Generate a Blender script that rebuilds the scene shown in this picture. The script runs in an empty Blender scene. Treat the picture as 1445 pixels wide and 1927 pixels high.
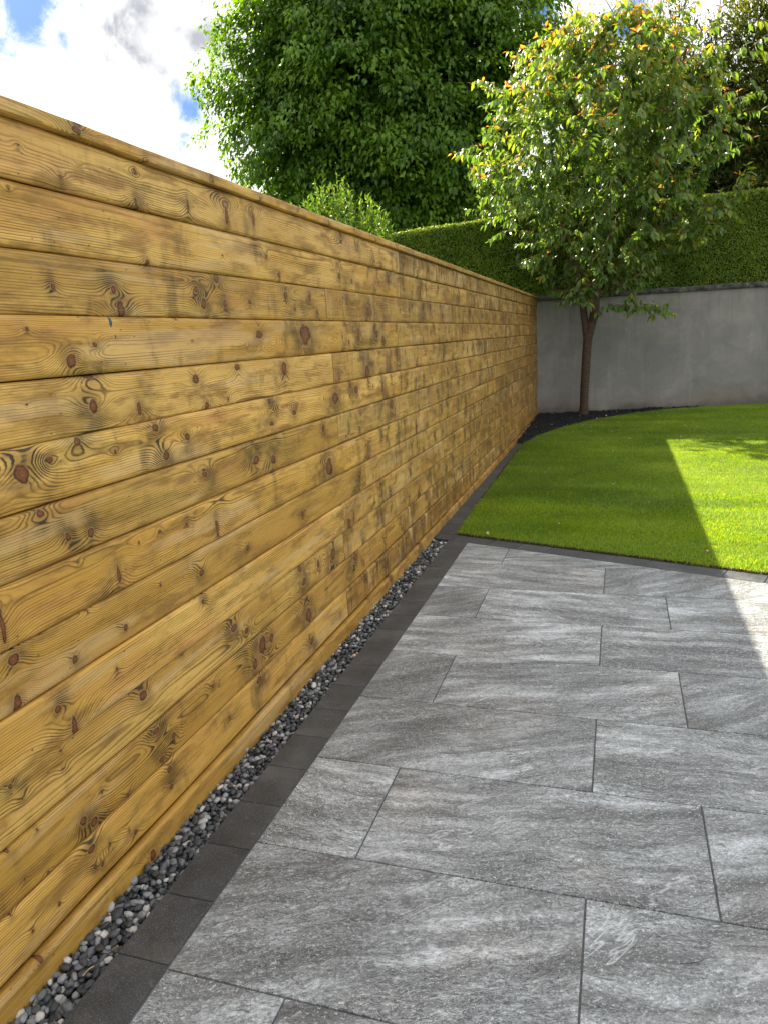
import bpy, math, random
import numpy as np
from mathutils import Vector, Matrix

random.seed(7)
rng = np.random.default_rng(11)
sc = bpy.context.scene
col = sc.collection

# ------------------------------------------------------------------ camera
PIT, YAW, ROL = 0.23204, 0.31958, -0.05993
fw = Vector((-math.sin(YAW) * math.cos(PIT), math.cos(YAW) * math.cos(PIT), -math.sin(PIT)))
r0 = Vector((math.cos(YAW), math.sin(YAW), 0))
u0 = r0.cross(fw)
rr = r0 * math.cos(ROL) + u0 * math.sin(ROL)
uu = u0 * math.cos(ROL) - r0 * math.sin(ROL)
CAM = Vector((1.6928, 0.0, 1.8578))
FPX = 1358.2
cd = bpy.data.cameras.new('camera')
cam = bpy.data.objects.new('camera', cd)
col.objects.link(cam)
M = Matrix(((rr.x, uu.x, -fw.x, CAM.x), (rr.y, uu.y, -fw.y, CAM.y), (rr.z, uu.z, -fw.z, CAM.z), (0, 0, 0, 1)))
cam.matrix_world = M
cd.sensor_fit = 'VERTICAL'
cd.sensor_height = 36
cd.lens = FPX / 1927 * 36
cd.clip_end = 2000
cd.clip_start = 0.05
sc.camera = cam

# ------------------------------------------------------------------ light
SUN = Vector((-2.45, 2.40, 2.59)).normalized()
SUN_STRENGTH = 5.0
EXPOSURE = 2.0
SKY = 0.10
CLOUD = 4.6          # times SKY = cloud radiance
sd = bpy.data.lights.new('sun', 'SUN')
sd.energy = SUN_STRENGTH
sd.angle = math.radians(0.5)
sd.color = (1.0, 0.91, 0.74)
so = bpy.data.objects.new('sun', sd)
col.objects.link(so)
so.location = (-20, 16, 21)
so.rotation_euler = SUN.to_track_quat('Z', 'Y').to_euler()
sc.view_settings.view_transform = 'Standard'
sc.view_settings.look = 'None'
sc.view_settings.exposure = EXPOSURE
sc.view_settings.gamma = 1
sc.view_settings.use_curve_mapping = False


# ------------------------------------------------------------------ node helper
class NT:
    def __init__(s, tree):
        s.t = tree
        s.n = tree.nodes
        s.l = tree.links

    def node(s, typ, props=None, **inp):
        n = s.n.new(typ)
        for k, v in (props or {}).items():
            setattr(n, k, v)
        for k, v in inp.items():
            s.set(n, k, v)
        return n

    def set(s, n, k, v):
        if isinstance(k, str) and k.startswith('i') and k[1:].isdigit():
            sock = n.inputs[int(k[1:])]
        else:
            sock = n.inputs[k.replace('_', ' ')] if k.replace('_', ' ') in n.inputs else n.inputs[k]
        if isinstance(v, bpy.types.NodeSocket):
            s.l.new(v, sock)
        else:
            sock.default_value = v

    def math(s, op, a, b=0.0, c=0.0, clamp=False):
        n = s.node('ShaderNodeMath', {'operation': op, 'use_clamp': clamp}, i0=a, i1=b, i2=c)
        return n.outputs[0]

    def mul(s, a, b): return s.math('MULTIPLY', a, b)
    def add(s, a, b): return s.math('ADD', a, b)
    def sub(s, a, b): return s.math('SUBTRACT', a, b)

    def vmul(s, a, b):
        return s.node('ShaderNodeVectorMath', {'operation': 'MULTIPLY'}, i0=a, i1=b).outputs[0]

    def vadd(s, a, b):
        return s.node('ShaderNodeVectorMath', {'operation': 'ADD'}, i0=a, i1=b).outputs[0]

    def ss(s, x, a, b, lo=0.0, hi=1.0):
        n = s.node('ShaderNodeMapRange', {'interpolation_type': 'SMOOTHSTEP'}, i0=x, i1=a, i2=b, i3=lo, i4=hi)
        return n.outputs[0]

    def lin(s, x, a, b, lo=0.0, hi=1.0):
        n = s.node('ShaderNodeMapRange', {}, i0=x, i1=a, i2=b, i3=lo, i4=hi)
        return n.outputs[0]

    def noise(s, vec, scale=1.0, detail=3.0, rough=0.5, dist=0.0, color=False):
        n = s.node('ShaderNodeTexNoise', {}, Vector=vec, Scale=scale, Detail=detail, Roughness=rough, Distortion=dist)
        return n.outputs['Color' if color else 'Fac']

    def mix(s, f, a, b, mode='MIX'):
        n = s.n.new('ShaderNodeMix')
        n.data_type = 'RGBA'
        n.blend_type = mode
        for sock, v in ((n.inputs[0], f), (n.inputs[6], a), (n.inputs[7], b)):
            if isinstance(v, bpy.types.NodeSocket):
                s.l.new(v, sock)
            else:
                sock.default_value = v if not isinstance(v, tuple) or len(v) == 4 else (*v, 1)
        return n.outputs[2]

    def ramp(s, x, stops, interp='LINEAR'):
        n = s.n.new('ShaderNodeValToRGB')
        n.color_ramp.interpolation = interp
        e = n.color_ramp.elements
        while len(e) < len(stops):
            e.new(0.5)
        for el, (p, c) in zip(e, stops):
            el.position = p
            el.color = (*c, 1) if len(c) == 3 else c
        s.l.new(x, n.inputs[0])
        return n.outputs[0]

    def attr(s, name):
        n = s.n.new('ShaderNodeAttribute')
        n.attribute_name = name
        return n.outputs['Fac']

    def bump(s, h, dist, strength=1.0, normal=None):
        n = s.node('ShaderNodeBump', {}, Height=h, Distance=dist, Strength=strength)
        if normal is not None:
            s.l.new(normal, n.inputs['Normal'])
        return n.outputs[0]


def mat(name):
    m = bpy.data.materials.new(name)
    m.use_nodes = True
    m.node_tree.nodes.clear()
    t = NT(m.node_tree)
    out = t.n.new('ShaderNodeOutputMaterial')
    return m, t, out


def principled(t, out, color, rough=0.6, normal=None, spec=0.4):
    p = t.node('ShaderNodeBsdfPrincipled', {})
    t.set(p, 'Base Color', color if isinstance(color, bpy.types.NodeSocket) or len(color) == 4 else (*color, 1))
    t.set(p, 'Roughness', rough)
    t.set(p, 'Specular IOR Level', spec)
    if normal is not None:
        t.set(p, 'Normal', normal)
    t.l.new(p.outputs[0], out.inputs[0])
    return p


# ------------------------------------------------------------------ sky
def px_dir(x, y):
    d = fw + rr * ((x - 722.5) / FPX) - uu * ((y - 963.5) / FPX)
    return d.normalized()


w = bpy.data.worlds.new('World')
sc.world = w
w.use_nodes = True
w.node_tree.nodes.clear()
t = NT(w.node_tree)
wo = t.n.new('ShaderNodeOutputWorld')
bg = t.n.new('ShaderNodeBackground')
sky = t.node('ShaderNodeTexSky', {'sky_type': 'NISHITA', 'sun_disc': False,
                                  'sun_elevation': math.asin(SUN.z),
                                  'sun_rotation': math.atan2(SUN.x, SUN.y), 'air_density': 1.0,
                                  'dust_density': 0.6, 'ozone_density': 1.5})
tc = t.n.new('ShaderNodeTexCoord')
dirv = t.node('ShaderNodeVectorMath', {'operation': 'NORMALIZE'}, i0=tc.outputs['Generated']).outputs[0]
sep = t.node('ShaderNodeSeparateXYZ', {}, i0=dirv)
zc = t.math('MAXIMUM', sep.outputs[2], 0.06)
cxy = t.node('ShaderNodeCombineXYZ', {}, i0=t.math('DIVIDE', sep.outputs[0], zc), i1=t.math('DIVIDE', sep.outputs[1], zc), i2=0.0)
n1 = t.noise(cxy.outputs[0], 0.9, 7, 0.58, 0.3)
n2 = t.noise(t.vadd(cxy.outputs[0], (7.3, 2.1, 0)), 1.7, 6, 0.6, 0.2)
wob = t.noise(t.vadd(dirv, (3, 1, 2)), 16.0, 8, 0.66, 0.3)


def blob(dvec, inner, outer):
    dp = t.node('ShaderNodeVectorMath', {'operation': 'DISTANCE'}, i0=dirv, i1=dvec).outputs['Value']
    dp = t.add(dp, t.mul(t.sub(wob, 0.5), (outer) * 2.6))
    return t.ss(dp, inner, outer, 1.0, 0.0)


cover = t.ss(n1, 0.36, 0.50)
holes = blob(px_dir(40, 5), 0.02, 0.070)
for (x, y, a, b) in ((118, 68, 0.003, 0.022), (352, 215, 0.008, 0.040), (1180, 40, 0.01, 0.04), (1015, 20, 0.0, 0.028)):
    holes = t.math('MAXIMUM', holes, blob(px_dir(x, y), a, b))
solid = t.math('MAXIMUM', cover, blob(px_dir(230, 160), 0.40, 0.60))
solid = t.mul(solid, t.sub(1.0, holes))
grey = t.math('MAXIMUM', blob(px_dir(315, 95), 0.02, 0.11), t.mul(blob(px_dir(265, 150), 0.005, 0.06), 0.5))
grey = t.math('MAXIMUM', grey, t.mul(t.ss(n2, 0.52, 0.72), 0.5))
wobf = t.noise(t.vadd(dirv, (8, 1, 5)), 14.0, 5, 0.55)
grey = t.mul(grey, t.lin(wobf, 0.35, 0.60, 0.25, 1.0))
cl = t.mix(grey, (CLOUD * 1.0, CLOUD * 0.99, CLOUD * 0.97, 1), (CLOUD * 0.32, CLOUD * 0.33, CLOUD * 0.36, 1))
skyc = t.mix(1.0, sky.outputs[0], (0.115, 0.175, 0.29, 1), 'MULTIPLY')
fc = t.mix(solid, skyc, cl)
t.set(bg, 'Color', fc)
bg.inputs['Strength'].default_value = SKY
t.l.new(bg.outputs[0], wo.inputs[0])


# ------------------------------------------------------------------ mesh helpers
def build(name, V, F, m, parent=None, smooth=False, attrs=None, loc=None, link=True):
    """V (n,3) ; F list of arrays (m,k) each constant k, or a list of polygons"""
    V = np.asarray(V, dtype=np.float32)
    if isinstance(F, np.ndarray):
        F = [F]
    me = bpy.data.meshes.new(name)
    if len(F) and isinstance(F[0], np.ndarray) and F[0].ndim == 2:
        sizes = np.concatenate([np.full(len(f), f.shape[1], dtype=np.int32) for f in F])
        idx = np.concatenate([f.ravel() for f in F]).astype(np.int32)
    else:
        sizes = np.array([len(f) for f in F], dtype=np.int32)
        idx = np.array([i for f in F for i in f], dtype=np.int32)
    me.vertices.add(len(V))
    me.vertices.foreach_set('co', V.ravel())
    me.loops.add(len(idx))
    me.loops.foreach_set('vertex_index', idx)
    me.polygons.add(len(sizes))
    starts = np.concatenate([[0], np.cumsum(sizes)[:-1]]).astype(np.int32)
    me.polygons.foreach_set('loop_start', starts)
    me.polygons.foreach_set('loop_total', sizes)
    if smooth is True:
        me.polygons.foreach_set('use_smooth', np.ones(len(sizes), dtype=bool))
    else:
        me.polygons.foreach_set('use_smooth', np.zeros(len(sizes), dtype=bool))
    for k, a in (attrs or {}).items():
        at = me.attributes.new(k, 'FLOAT', 'POINT')
        at.data.foreach_set('value', np.asarray(a, dtype=np.float32))
    me.update(calc_edges=True)
    me.materials.append(m)
    o = bpy.data.objects.new(name, me)
    if link:
        col.objects.link(o)
    if parent is not None:
        o.parent = parent
    if loc is not None:
        o.location = loc
    return o


def empty(name, loc=(0, 0, 0)):
    o = bpy.data.objects.new(name, None)
    col.objects.link(o)
    o.location = loc
    return o


def tag(o, label=None, cat=None, group=None, kind=None):
    if label: o['label'] = label
    if cat: o['category'] = cat
    if group: o['group'] = group
    if kind: o['kind'] = kind
    return o


def vnoise(x, y, seed=0, octaves=3, rough=0.5):
    """smooth value noise in -1..1"""
    out = np.zeros_like(x, dtype=float)
    amp, tot = 1.0, 0.0
    for o in range(octaves):
        g = np.random.default_rng(seed + 101 * o).uniform(-1, 1, (64, 64))
        xi = np.floor(x).astype(int); yi = np.floor(y).astype(int)
        fx = x - xi; fy = y - yi
        fx = fx * fx * (3 - 2 * fx); fy = fy * fy * (3 - 2 * fy)
        a = g[xi % 64, yi % 64]; b = g[(xi + 1) % 64, yi % 64]
        c = g[xi % 64, (yi + 1) % 64]; d = g[(xi + 1) % 64, (yi + 1) % 64]
        out += amp * ((a * (1 - fx) + b * fx) * (1 - fy) + (c * (1 - fx) + d * fx) * fy)
        tot += amp
        amp *= rough
        x = x * 2.03 + 5.1; y = y * 2.03 + 9.7
    return out / tot


def in_poly(P, poly):
    x, y = P[:, 0], P[:, 1]
    ins = np.zeros(len(P), bool)
    n = len(poly)
    for i in range(n):
        x1, y1 = poly[i]; x2, y2 = poly[(i + 1) % n]
        c = ((y1 > y) != (y2 > y)) & (x < (x2 - x1) * (y - y1) / ((y2 - y1) + 1e-12) + x1)
        ins ^= c
    return ins


def px_on_x(x, y, X=0.0):
    d = px_dir(x, y); k = (X - CAM.x) / d.x
    return CAM + d * k


def px_on_y(x, y, Y):
    d = px_dir(x, y); k = (Y - CAM.y) / d.y
    return CAM + d * k


def px_on_z(x, y, Z=0.0):
    d = px_dir(x, y); k = (Z - CAM.z) / d.z
    return CAM + d * k


# ------------------------------------------------------------------ materials
def mat_wood():
    m, t, out = mat('pressure_treated_softwood')
    tc = t.n.new('ShaderNodeTexCoord')
    oi = t.n.new('ShaderNodeObjectInfo')
    rnd = oi.outputs['Random']
    P = t.vadd(tc.outputs['Object'], t.vmul(t.node('ShaderNodeCombineXYZ', {}, i0=rnd, i1=rnd, i2=rnd).outputs[0], (13, 57, 29)))
    ring, knot, stain = t.attr('ring'), t.attr('knot'), t.attr('stain')
    tone, blue, drip_dark = t.attr('tone'), t.attr('blue'), t.attr('drip_dark')
    warp = t.noise(t.vmul(P, (12, 2.6, 34)), 1.0, 4, 0.6)
    ph = t.add(ring, t.mul(t.sub(warp, 0.5), 0.9))
    s = t.math('FRACT', ph)
    late = t.mul(t.ss(s, 0.42, 0.82), t.ss(s, 0.90, 1.0, 1.0, 0.0))
    # contrast of the grain varies ring by ring and along the board
    rid = t.math('FLOOR', ph)
    wn = t.node('ShaderNodeTexWhiteNoise', {'noise_dimensions': '1D'}, W=rid).outputs['Value']
    cvar = t.noise(t.vmul(P, (6, 1.4, 9)), 1.0, 3, 0.5)
    con = t.mul(t.lin(wn, 0, 1, 0.35, 1.0), t.ss(cvar, 0.32, 0.62, 0.40, 1.0))
    grain = t.mul(late, con)
    fibre = t.noise(t.vmul(P, (60, 6, 420)), 1.0, 3, 0.6)
    blot = t.noise(t.vmul(P, (4, 0.9, 7)), 1.0, 4, 0.6)
    blot2 = t.noise(t.vadd(t.vmul(P, (5, 1.7, 9)), (4, 9, 2)), 1.0, 4, 0.6)
    base = t.mix(t.ss(blot, 0.38, 0.62), (0.59, 0.335, 0.058, 1), (0.82, 0.525, 0.140, 1))
    base = t.mix(t.ss(blot2, 0.53, 0.68, 0.0, 0.65), base, (0.62, 0.29, 0.100, 1))     # pinkish dry heartwood
    base = t.mix(t.ss(blot2, 0.46, 0.33, 0.0, 0.6), base, (0.38, 0.275, 0.055, 1))    # greenish copper treatment
    base = t.mix(t.ss(tone, 0.0, 1.0, 0.0, 0.72), base, (0.58, 0.300, 0.030, 1))
    pale = t.lin(t.math('FRACT', t.mul(rnd, 17.7)), 0.0, 1.0, -0.42, 0.48)
    base = t.mix(t.math('MAXIMUM', pale, 0.0), base, (0.72, 0.50, 0.17, 1))
    base = t.mix(t.math('MAXIMUM', t.mul(pale, -1.2), 0.0), base, (0.30, 0.185, 0.035, 1))
    mott = t.noise(t.vmul(P, (9, 3.5, 16)), 1.0, 5, 0.65)
    base = t.mix(t.ss(mott, 0.54, 0.34, 0.0, 0.72), base, (0.23, 0.118, 0.020, 1))
    dark = t.mix(0.82, base, (0.100, 0.046, 0.008, 1))
    c = t.mix(t.mul(grain, 1.0), base, dark)
    c = t.mix(t.lin(fibre, 0.3, 0.75, 0.30, 0.0), c, (0.16, 0.085, 0.025, 1))
    # pale planed arris with saw marks
    sawn = t.ss(t.noise(t.vmul(P, (3, 1.1, 12)), 1.0, 2, 0.5), 0.56, 0.66)
    c = t.mix(t.mul(sawn, 0.30), c, (0.60, 0.45, 0.24, 1))
    # blue-grey stain round knots, stronger in the late wood
    stn = t.math('MINIMUM', t.mul(stain, t.lin(grain, 0.0, 0.7, 0.40, 1.9)), 0.95)
    sm = t.noise(t.vadd(t.vmul(P, (1, 7.5, 3.2)), (2, 6, 4)), 1.0, 4, 0.6)
    smg = t.ss(t.noise(t.vadd(t.vmul(P, (1, 0.9, 2)), (7, 2, 9)), 1.0, 2, 0.5), 0.42, 0.58)
    c = t.mix(t.mul(t.mul(t.ss(sm, 0.54, 0.70), smg), t.lin(grain, 0.0, 0.7, 0.35, 1.0)), c, (0.055, 0.040, 0.014, 1))
    halo = t.ss(knot, 1.0, 2.6, 0.55, 0.0)
    c = t.mix(t.mul(halo, t.lin(grain, 0.0, 0.6, 0.45, 1.3)), c, (0.10, 0.048, 0.012, 1))
    c = t.mix(stn, c, (0.036, 0.025, 0.009, 1))
    # drips of damp and dirt on the far boards, plus an overall darkening
    dn = t.noise(t.vmul(P, (1, 16, 1.3)), 1.0, 4, 0.62)
    brk = t.noise(t.vmul(P, (1, 5, 14)), 1.0, 3, 0.6)
    dr = t.mul(t.mul(t.ss(dn, 0.50, 0.64), drip_dark), t.ss(brk, 0.38, 0.55, 0.15, 1.0))
    c = t.mix(t.math('MINIMUM', dr, 0.85), c, (0.105, 0.062, 0.018, 1))
    c = t.mix(t.mul(drip_dark, 0.38), c, t.mix(1.0, c, (0.42, 0.36, 0.28, 1), 'MULTIPLY'))  # whole board darkened, more towards the far end
    dk = t.noise(t.vadd(t.vmul(P, (1, 1.6, 4)), (3, 8, 1)), 1.0, 3, 0.5)
    c = t.mix(t.mul(t.ss(dk, 0.40, 0.62), t.mul(drip_dark, 0.72)), c, (0.16, 0.080, 0.014, 1))
    ckn = t.math('ABSOLUTE', t.sub(t.noise(t.vadd(t.vmul(P, (1, 3.2, 1.0)), (1, 5, 9)), 1.0, 4, 0.6), 0.5))
    ck = t.mul(t.mul(t.ss(ckn, 0.0, 0.020, 1.0, 0.0), drip_dark), t.ss(brk, 0.35, 0.5, 0.2, 1.0))
    c = t.mix(t.math('MINIMUM', t.mul(ck, 0.95), 0.95), c, (0.060, 0.028, 0.010, 1))
    lt = t.noise(t.vadd(t.vmul(P, (1, 9, 3.0)), (9, 3, 1)), 1.0, 4, 0.62)
    c = t.mix(t.mul(t.ss(lt, 0.56, 0.66), t.mul(drip_dark, 0.55)), c, (0.66, 0.50, 0.26, 1))
    # knots
    kr = t.noise(t.vmul(P, (80, 70, 80)), 1.0, 3, 0.6)
    kr2 = t.noise(t.vmul(P, (25, 22, 25)), 1.0, 2, 0.5)
    kn = t.add(t.mul(knot, t.lin(kr2, 0.3, 0.7, 0.92, 1.75)), t.mul(t.sub(kr, 0.5), 0.45))
    kcol = t.ramp(t.mul(kn, 0.5), [(0.0, (0.11, 0.032, 0.012)), (0.12, (0.21, 0.078, 0.020)), (0.26, (0.115, 0.038, 0.012)), (0.34, (0.17, 0.062, 0.016)),
                                  (0.42, (0.10, 0.032, 0.012)), (0.47, (0.022, 0.011, 0.006)), (0.55, (0.14, 0.065, 0.02)), (0.66, (0.36, 0.20, 0.06)), (1.0, (0.4, 0.25, 0.09))])
    c = t.mix(t.mul(t.ss(kn, 1.0, 1.7, 1.0, 0.0), 0.96), c, kcol)
    # insect specks
    vo = t.node('ShaderNodeTexVoronoi', {}, Vector=t.vmul(P, (14, 12, 20)), Scale=1.0, Randomness=1.0)
    spk = t.ss(vo.outputs['Distance'], 0.045, 0.075, 0.75, 0.0)
    c = t.mix(spk, c, (0.07, 0.03, 0.012, 1))
    bn = t.noise(t.vmul(P, (60, 60, 60)), 1.0, 3, 0.6)
    c = t.mix(t.mul(t.ss(t.add(blue, t.mul(t.sub(bn, 0.5), 1.1)), 0.30, 0.6), 0.95), c, (0.008, 0.045, 0.11, 1))
    hb = t.add(t.mul(grain, -0.5), t.add(t.mul(fibre, 0.5), t.ss(kn, 0.9, 1.15, 0.9, 0.0)))
    nrm = t.bump(hb, 0.0024, 0.8)
    big = t.noise(t.vmul(P, (8, 3, 10)), 1.0, 3, 0.5)
    nrm = t.bump(big, 0.016, 0.6, nrm)
    rg = t.lin(fibre, 0.3, 0.7, 0.62, 0.45)
    principled(t, out, c, rg, nrm, 0.35)
    return m


def mat_paving():
    m, t, out = mat('grey_porcelain_paving')
    tc = t.n.new('ShaderNodeTexCoord')
    oi = t.n.new('ShaderNodeObjectInfo')
    rnd = oi.outputs['Random']
    off = t.vmul(t.node('ShaderNodeCombineXYZ', {}, i0=rnd, i1=rnd, i2=rnd).outputs[0], (91, 57, 29))
    rot = t.node('ShaderNodeVectorRotate', {'rotation_type': 'Z_AXIS'}, Vector=tc.outputs['Object'],
                 Angle=t.lin(rnd, 0, 1, -0.70, 0.18)).outputs[0]
    P = t.vadd(rot, off)
    wv = t.noise(P, 2.2, 3, 0.5, 0.0, True)
    Pw = t.vadd(P, t.vmul(t.vadd(wv, (-0.5, -0.5, -0.5)), (0.16, 0.16, 0)))
    streak = t.noise(t.vmul(Pw, (1.7, 12.0, 1)), 1.0, 9, 0.66)
    cloud = t.noise(t.vmul(Pw, (1.3, 2.6, 1)), 1.0, 4, 0.55)
    crink = t.noise(t.vmul(Pw, (38, 74, 1)), 1.0, 7, 0.74, 0.8)
    crk2 = t.noise(t.vadd(t.vmul(Pw, (105, 150, 1)), (3, 3, 0)), 1.0, 3, 0.7, 0.4)
    grain = t.noise(P, 210, 2, 0.6)
    rg = t.math('ABSOLUTE', t.sub(t.noise(t.vmul(Pw, (3.0, 6.5, 1)), 1.0, 5, 0.55, 0.7), 0.5))
    vein = t.mul(t.ss(rg, 0.0, 0.011, 1.0, 0.0), t.ss(t.noise(P, 3.1, 2, 0.5), 0.50, 0.66))
    rot2 = t.node('ShaderNodeVectorRotate', {'rotation_type': 'Z_AXIS'}, Vector=Pw, Angle=t.lin(t.math('FRACT', t.mul(rnd, 7.31)), 0, 1, -0.9, 0.5)).outputs[0]
    rg2 = t.math('ABSOLUTE', t.sub(t.noise(t.vmul(rot2, (0.5, 3.0, 1)), 1.0, 5, 0.6, 0.1), 0.5))
    vein2 = t.mul(t.ss(t.add(rg2, t.mul(t.sub(crk2, 0.5), 0.02)), 0.0, 0.008, 1.0, 0.0), t.mul(t.ss(t.noise(P, 1.7, 2, 0.5), 0.47, 0.60), t.ss(crk2, 0.35, 0.55, 0.3, 1.0)))
    dband = t.ss(rg2, 0.0, 0.05, 1.0, 0.0)
    v = t.add(t.mul(streak, 0.58), t.add(t.mul(cloud, 0.34), t.add(t.mul(crink, 0.40), t.mul(crk2, 0.14))))
    v = t.add(v, t.mul(grain, 0.14))
    # v about 0.68
    c = t.ramp(t.lin(v, 0.63, 0.96, 0, 1), [(0.0, (0.045, 0.045, 0.045)), (0.35, (0.140, 0.139, 0.137)), (0.62, (0.29, 0.292, 0.293)), (1.0, (0.62, 0.63, 0.64))])
    fl = t.ss(crink, 0.56, 0.66, 0.0, 0.8)  # light and dark flecks: glints of the glossy relief put into the colour
    c = t.mix(t.mul(fl, t.ss(streak, 0.42, 0.6)), c, (0.56, 0.57, 0.58, 1))
    fd = t.ss(crink, 0.43, 0.34, 0.0, 0.7)
    c = t.mix(fd, c, (0.085, 0.083, 0.08, 1))
    c = t.mix(t.mul(dband, 0.30), c, (0.06, 0.06, 0.06, 1))
    c = t.mix(t.mul(vein, 0.15), c, (0.60, 0.60, 0.60, 1))
    c = t.mix(t.mul(vein2, 0.65), c, (0.66, 0.66, 0.65, 1))
    rdn = t.noise(t.vadd(t.vmul(Pw, (17, 52, 1)), (8, 1, 0)), 1.0, 4, 0.62, 1.2)
    rda = t.math('ABSOLUTE', t.sub(rdn, 0.5))
    rmask = t.ss(t.noise(t.vadd(P, (9, 4, 0)), 2.4, 3, 0.5), 0.40, 0.58)
    c = t.mix(t.mul(t.ss(rda, 0.0, 0.020, 0.85, 0.0), rmask), c, (0.62, 0.625, 0.63, 1))
    c = t.mix(t.mul(t.mul(t.ss(rdn, 0.505, 0.54), t.ss(rdn, 0.54, 0.60, 1.0, 0.0)), t.mul(rmask, 0.75)), c, (0.055, 0.055, 0.055, 1))  # thin light ridges with dark sides: relief sheen put into the colour
    c = t.mix(t.ss(crk2, 0.57, 0.66, 0.0, 0.65), c, (0.62, 0.625, 0.63, 1))
    c = t.mix(t.ss(crk2, 0.42, 0.34, 0.0, 0.6), c, (0.07, 0.069, 0.067, 1))
    warm = t.noise(t.vadd(P, (3, 7, 0)), 1.6, 3, 0.5)
    c = t.mix(t.ss(warm, 0.52, 0.7, 0.0, 0.30), c, t.mix(1.0, c, (1.0, 0.86, 0.74, 1), 'MULTIPLY'))
    tonev = t.lin(oi.outputs['Random'], 0, 1, 0.85, 1.18)
    c = t.mix(1.0, c, t.node('ShaderNodeCombineXYZ', {}, i0=t.mul(tonev, 1.25), i1=t.mul(tonev, 1.32), i2=t.mul(tonev, 1.38)).outputs[0], 'MULTIPLY')
    h = t.add(t.add(t.mul(crink, 0.9), t.mul(t.ss(rda, 0.0, 0.05, 0.35, 0.0), rmask)), t.add(t.mul(streak, 0.6), t.add(t.mul(crk2, 0.25), t.mul(grain, 0.06))))
    nrm = t.bump(h, 0.011, 1.0)
    ro = t.lin(crink, 0.3, 0.7, 0.46, 0.30)
    principled(t, out, c, ro, nrm, 0.75)
    return m


def mat_border():
    m, t, out = mat('charcoal_porcelain_border')
    tc = t.n.new('ShaderNodeTexCoord')
    oi = t.n.new('ShaderNodeObjectInfo')
    P = t.vadd(tc.outputs['Object'], t.vmul(t.node('ShaderNodeCombineXYZ', {}, i0=oi.outputs['Random'], i1=oi.outputs['Random'], i2=0.0).outputs[0], (31, 17, 0)))
    a = t.noise(P, 7, 5, 0.6)
    b = t.noise(P, 240, 2, 0.6)
    d = t.noise(P, 40, 4, 0.7)
    c = t.ramp(a, [(0.3, (0.026, 0.029, 0.033)), (0.7, (0.056, 0.060, 0.067))])
    c = t.mix(t.ss(b, 0.58, 0.68, 0.0, 0.8), c, (0.22, 0.22, 0.22, 1))
    c = t.mix(t.ss(d, 0.56, 0.72, 0.0, 0.5), c, (0.15, 0.15, 0.15, 1))
    nrm = t.bump(t.add(t.mul(b, 0.3), d), 0.001, 0.5)
    dust = t.noise(t.vadd(P, (4, 4, 0)), 3.0, 5, 0.6)
    c = t.mix(t.ss(dust, 0.48, 0.68, 0.0, 0.16), c, (0.24, 0.235, 0.22, 1))
    principled(t, out, c, t.lin(a, 0.3, 0.7, 0.42, 0.6), nrm, 0.4)
    return m


def mat_simple(name, c1, c2, scale, rough=0.8, bump=0.0, bscale=None, detail=5, spec=0.3, obj=False):
    m, t, out = mat(name)
    tc = t.n.new('ShaderNodeTexCoord')
    P = tc.outputs['Object']
    a = t.noise(P, scale, detail, 0.6)
    c = t.ramp(a, [(0.32, c1), (0.68, c2)])
    nrm = t.bump(t.noise(P, bscale or scale * 4, 5, 0.65), bump, 0.8) if bump else None
    principled(t, out, c, rough, nrm, spec)
    return m


def mat_pebble():
    m, t, out = mat('polished_pebble')
    tc = t.n.new('ShaderNodeTexCoord')
    P = tc.outputs['Object']
    tint = t.attr('tint')
    base = t.ramp(tint, [(0.0, (0.012, 0.014, 0.016)), (0.35, (0.042, 0.048, 0.055)), (0.6, (0.115, 0.125, 0.135)), (0.8, (0.26, 0.27, 0.285)), (0.92, (0.42, 0.41, 0.39)), (0.985, (0.48, 0.29, 0.15))])
    n = t.noise(P, 180, 5, 0.65)
    c = t.mix(t.ss(n, 0.4, 0.7, 0.0, 0.5), base, t.mix(1.0, base, (2.1, 2.1, 2.1, 1), 'MULTIPLY'))
    v = t.math('ABSOLUTE', t.sub(t.noise(P, 70, 2, 0.5, 0.6), 0.5))
    c = t.mix(t.ss(v, 0.0, 0.012, 0.35, 0.0), c, (0.5, 0.5, 0.5, 1))
    nrm = t.bump(n, 0.0015, 0.6)
    principled(t, out, c, t.lin(n, 0.3, 0.7, 0.28, 0.5), nrm, 0.5)
    return m


def mat_leaf(name, stops, trans=0.45, trans_col=(1.5, 1.7, 0.4), rough=0.45, spec=0.4, tmode=None):
    """stops ramp on 'tint'"""
    m, t, out = mat(name)
    tint = t.attr('tint')
    c = t.ramp(tint, stops)
    p = t.node('ShaderNodeBsdfPrincipled', {}, Roughness=rough)
    t.set(p, 'Base Color', c)
    t.set(p, 'Specular IOR Level', spec)
    tr = t.n.new('ShaderNodeBsdfTranslucent')
    tcx = t.mix(1.0, c, (*trans_col, 1), 'MULTIPLY')
    t.set(tr, 'Color', tcx)
    mx = t.n.new('ShaderNodeMixShader')
    mx.inputs[0].default_value = trans
    t.l.new(p.outputs[0], mx.inputs[1])
    t.l.new(tr.outputs[0], mx.inputs[2])
    t.l.new(mx.outputs[0], out.inputs[0])
    return m


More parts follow.
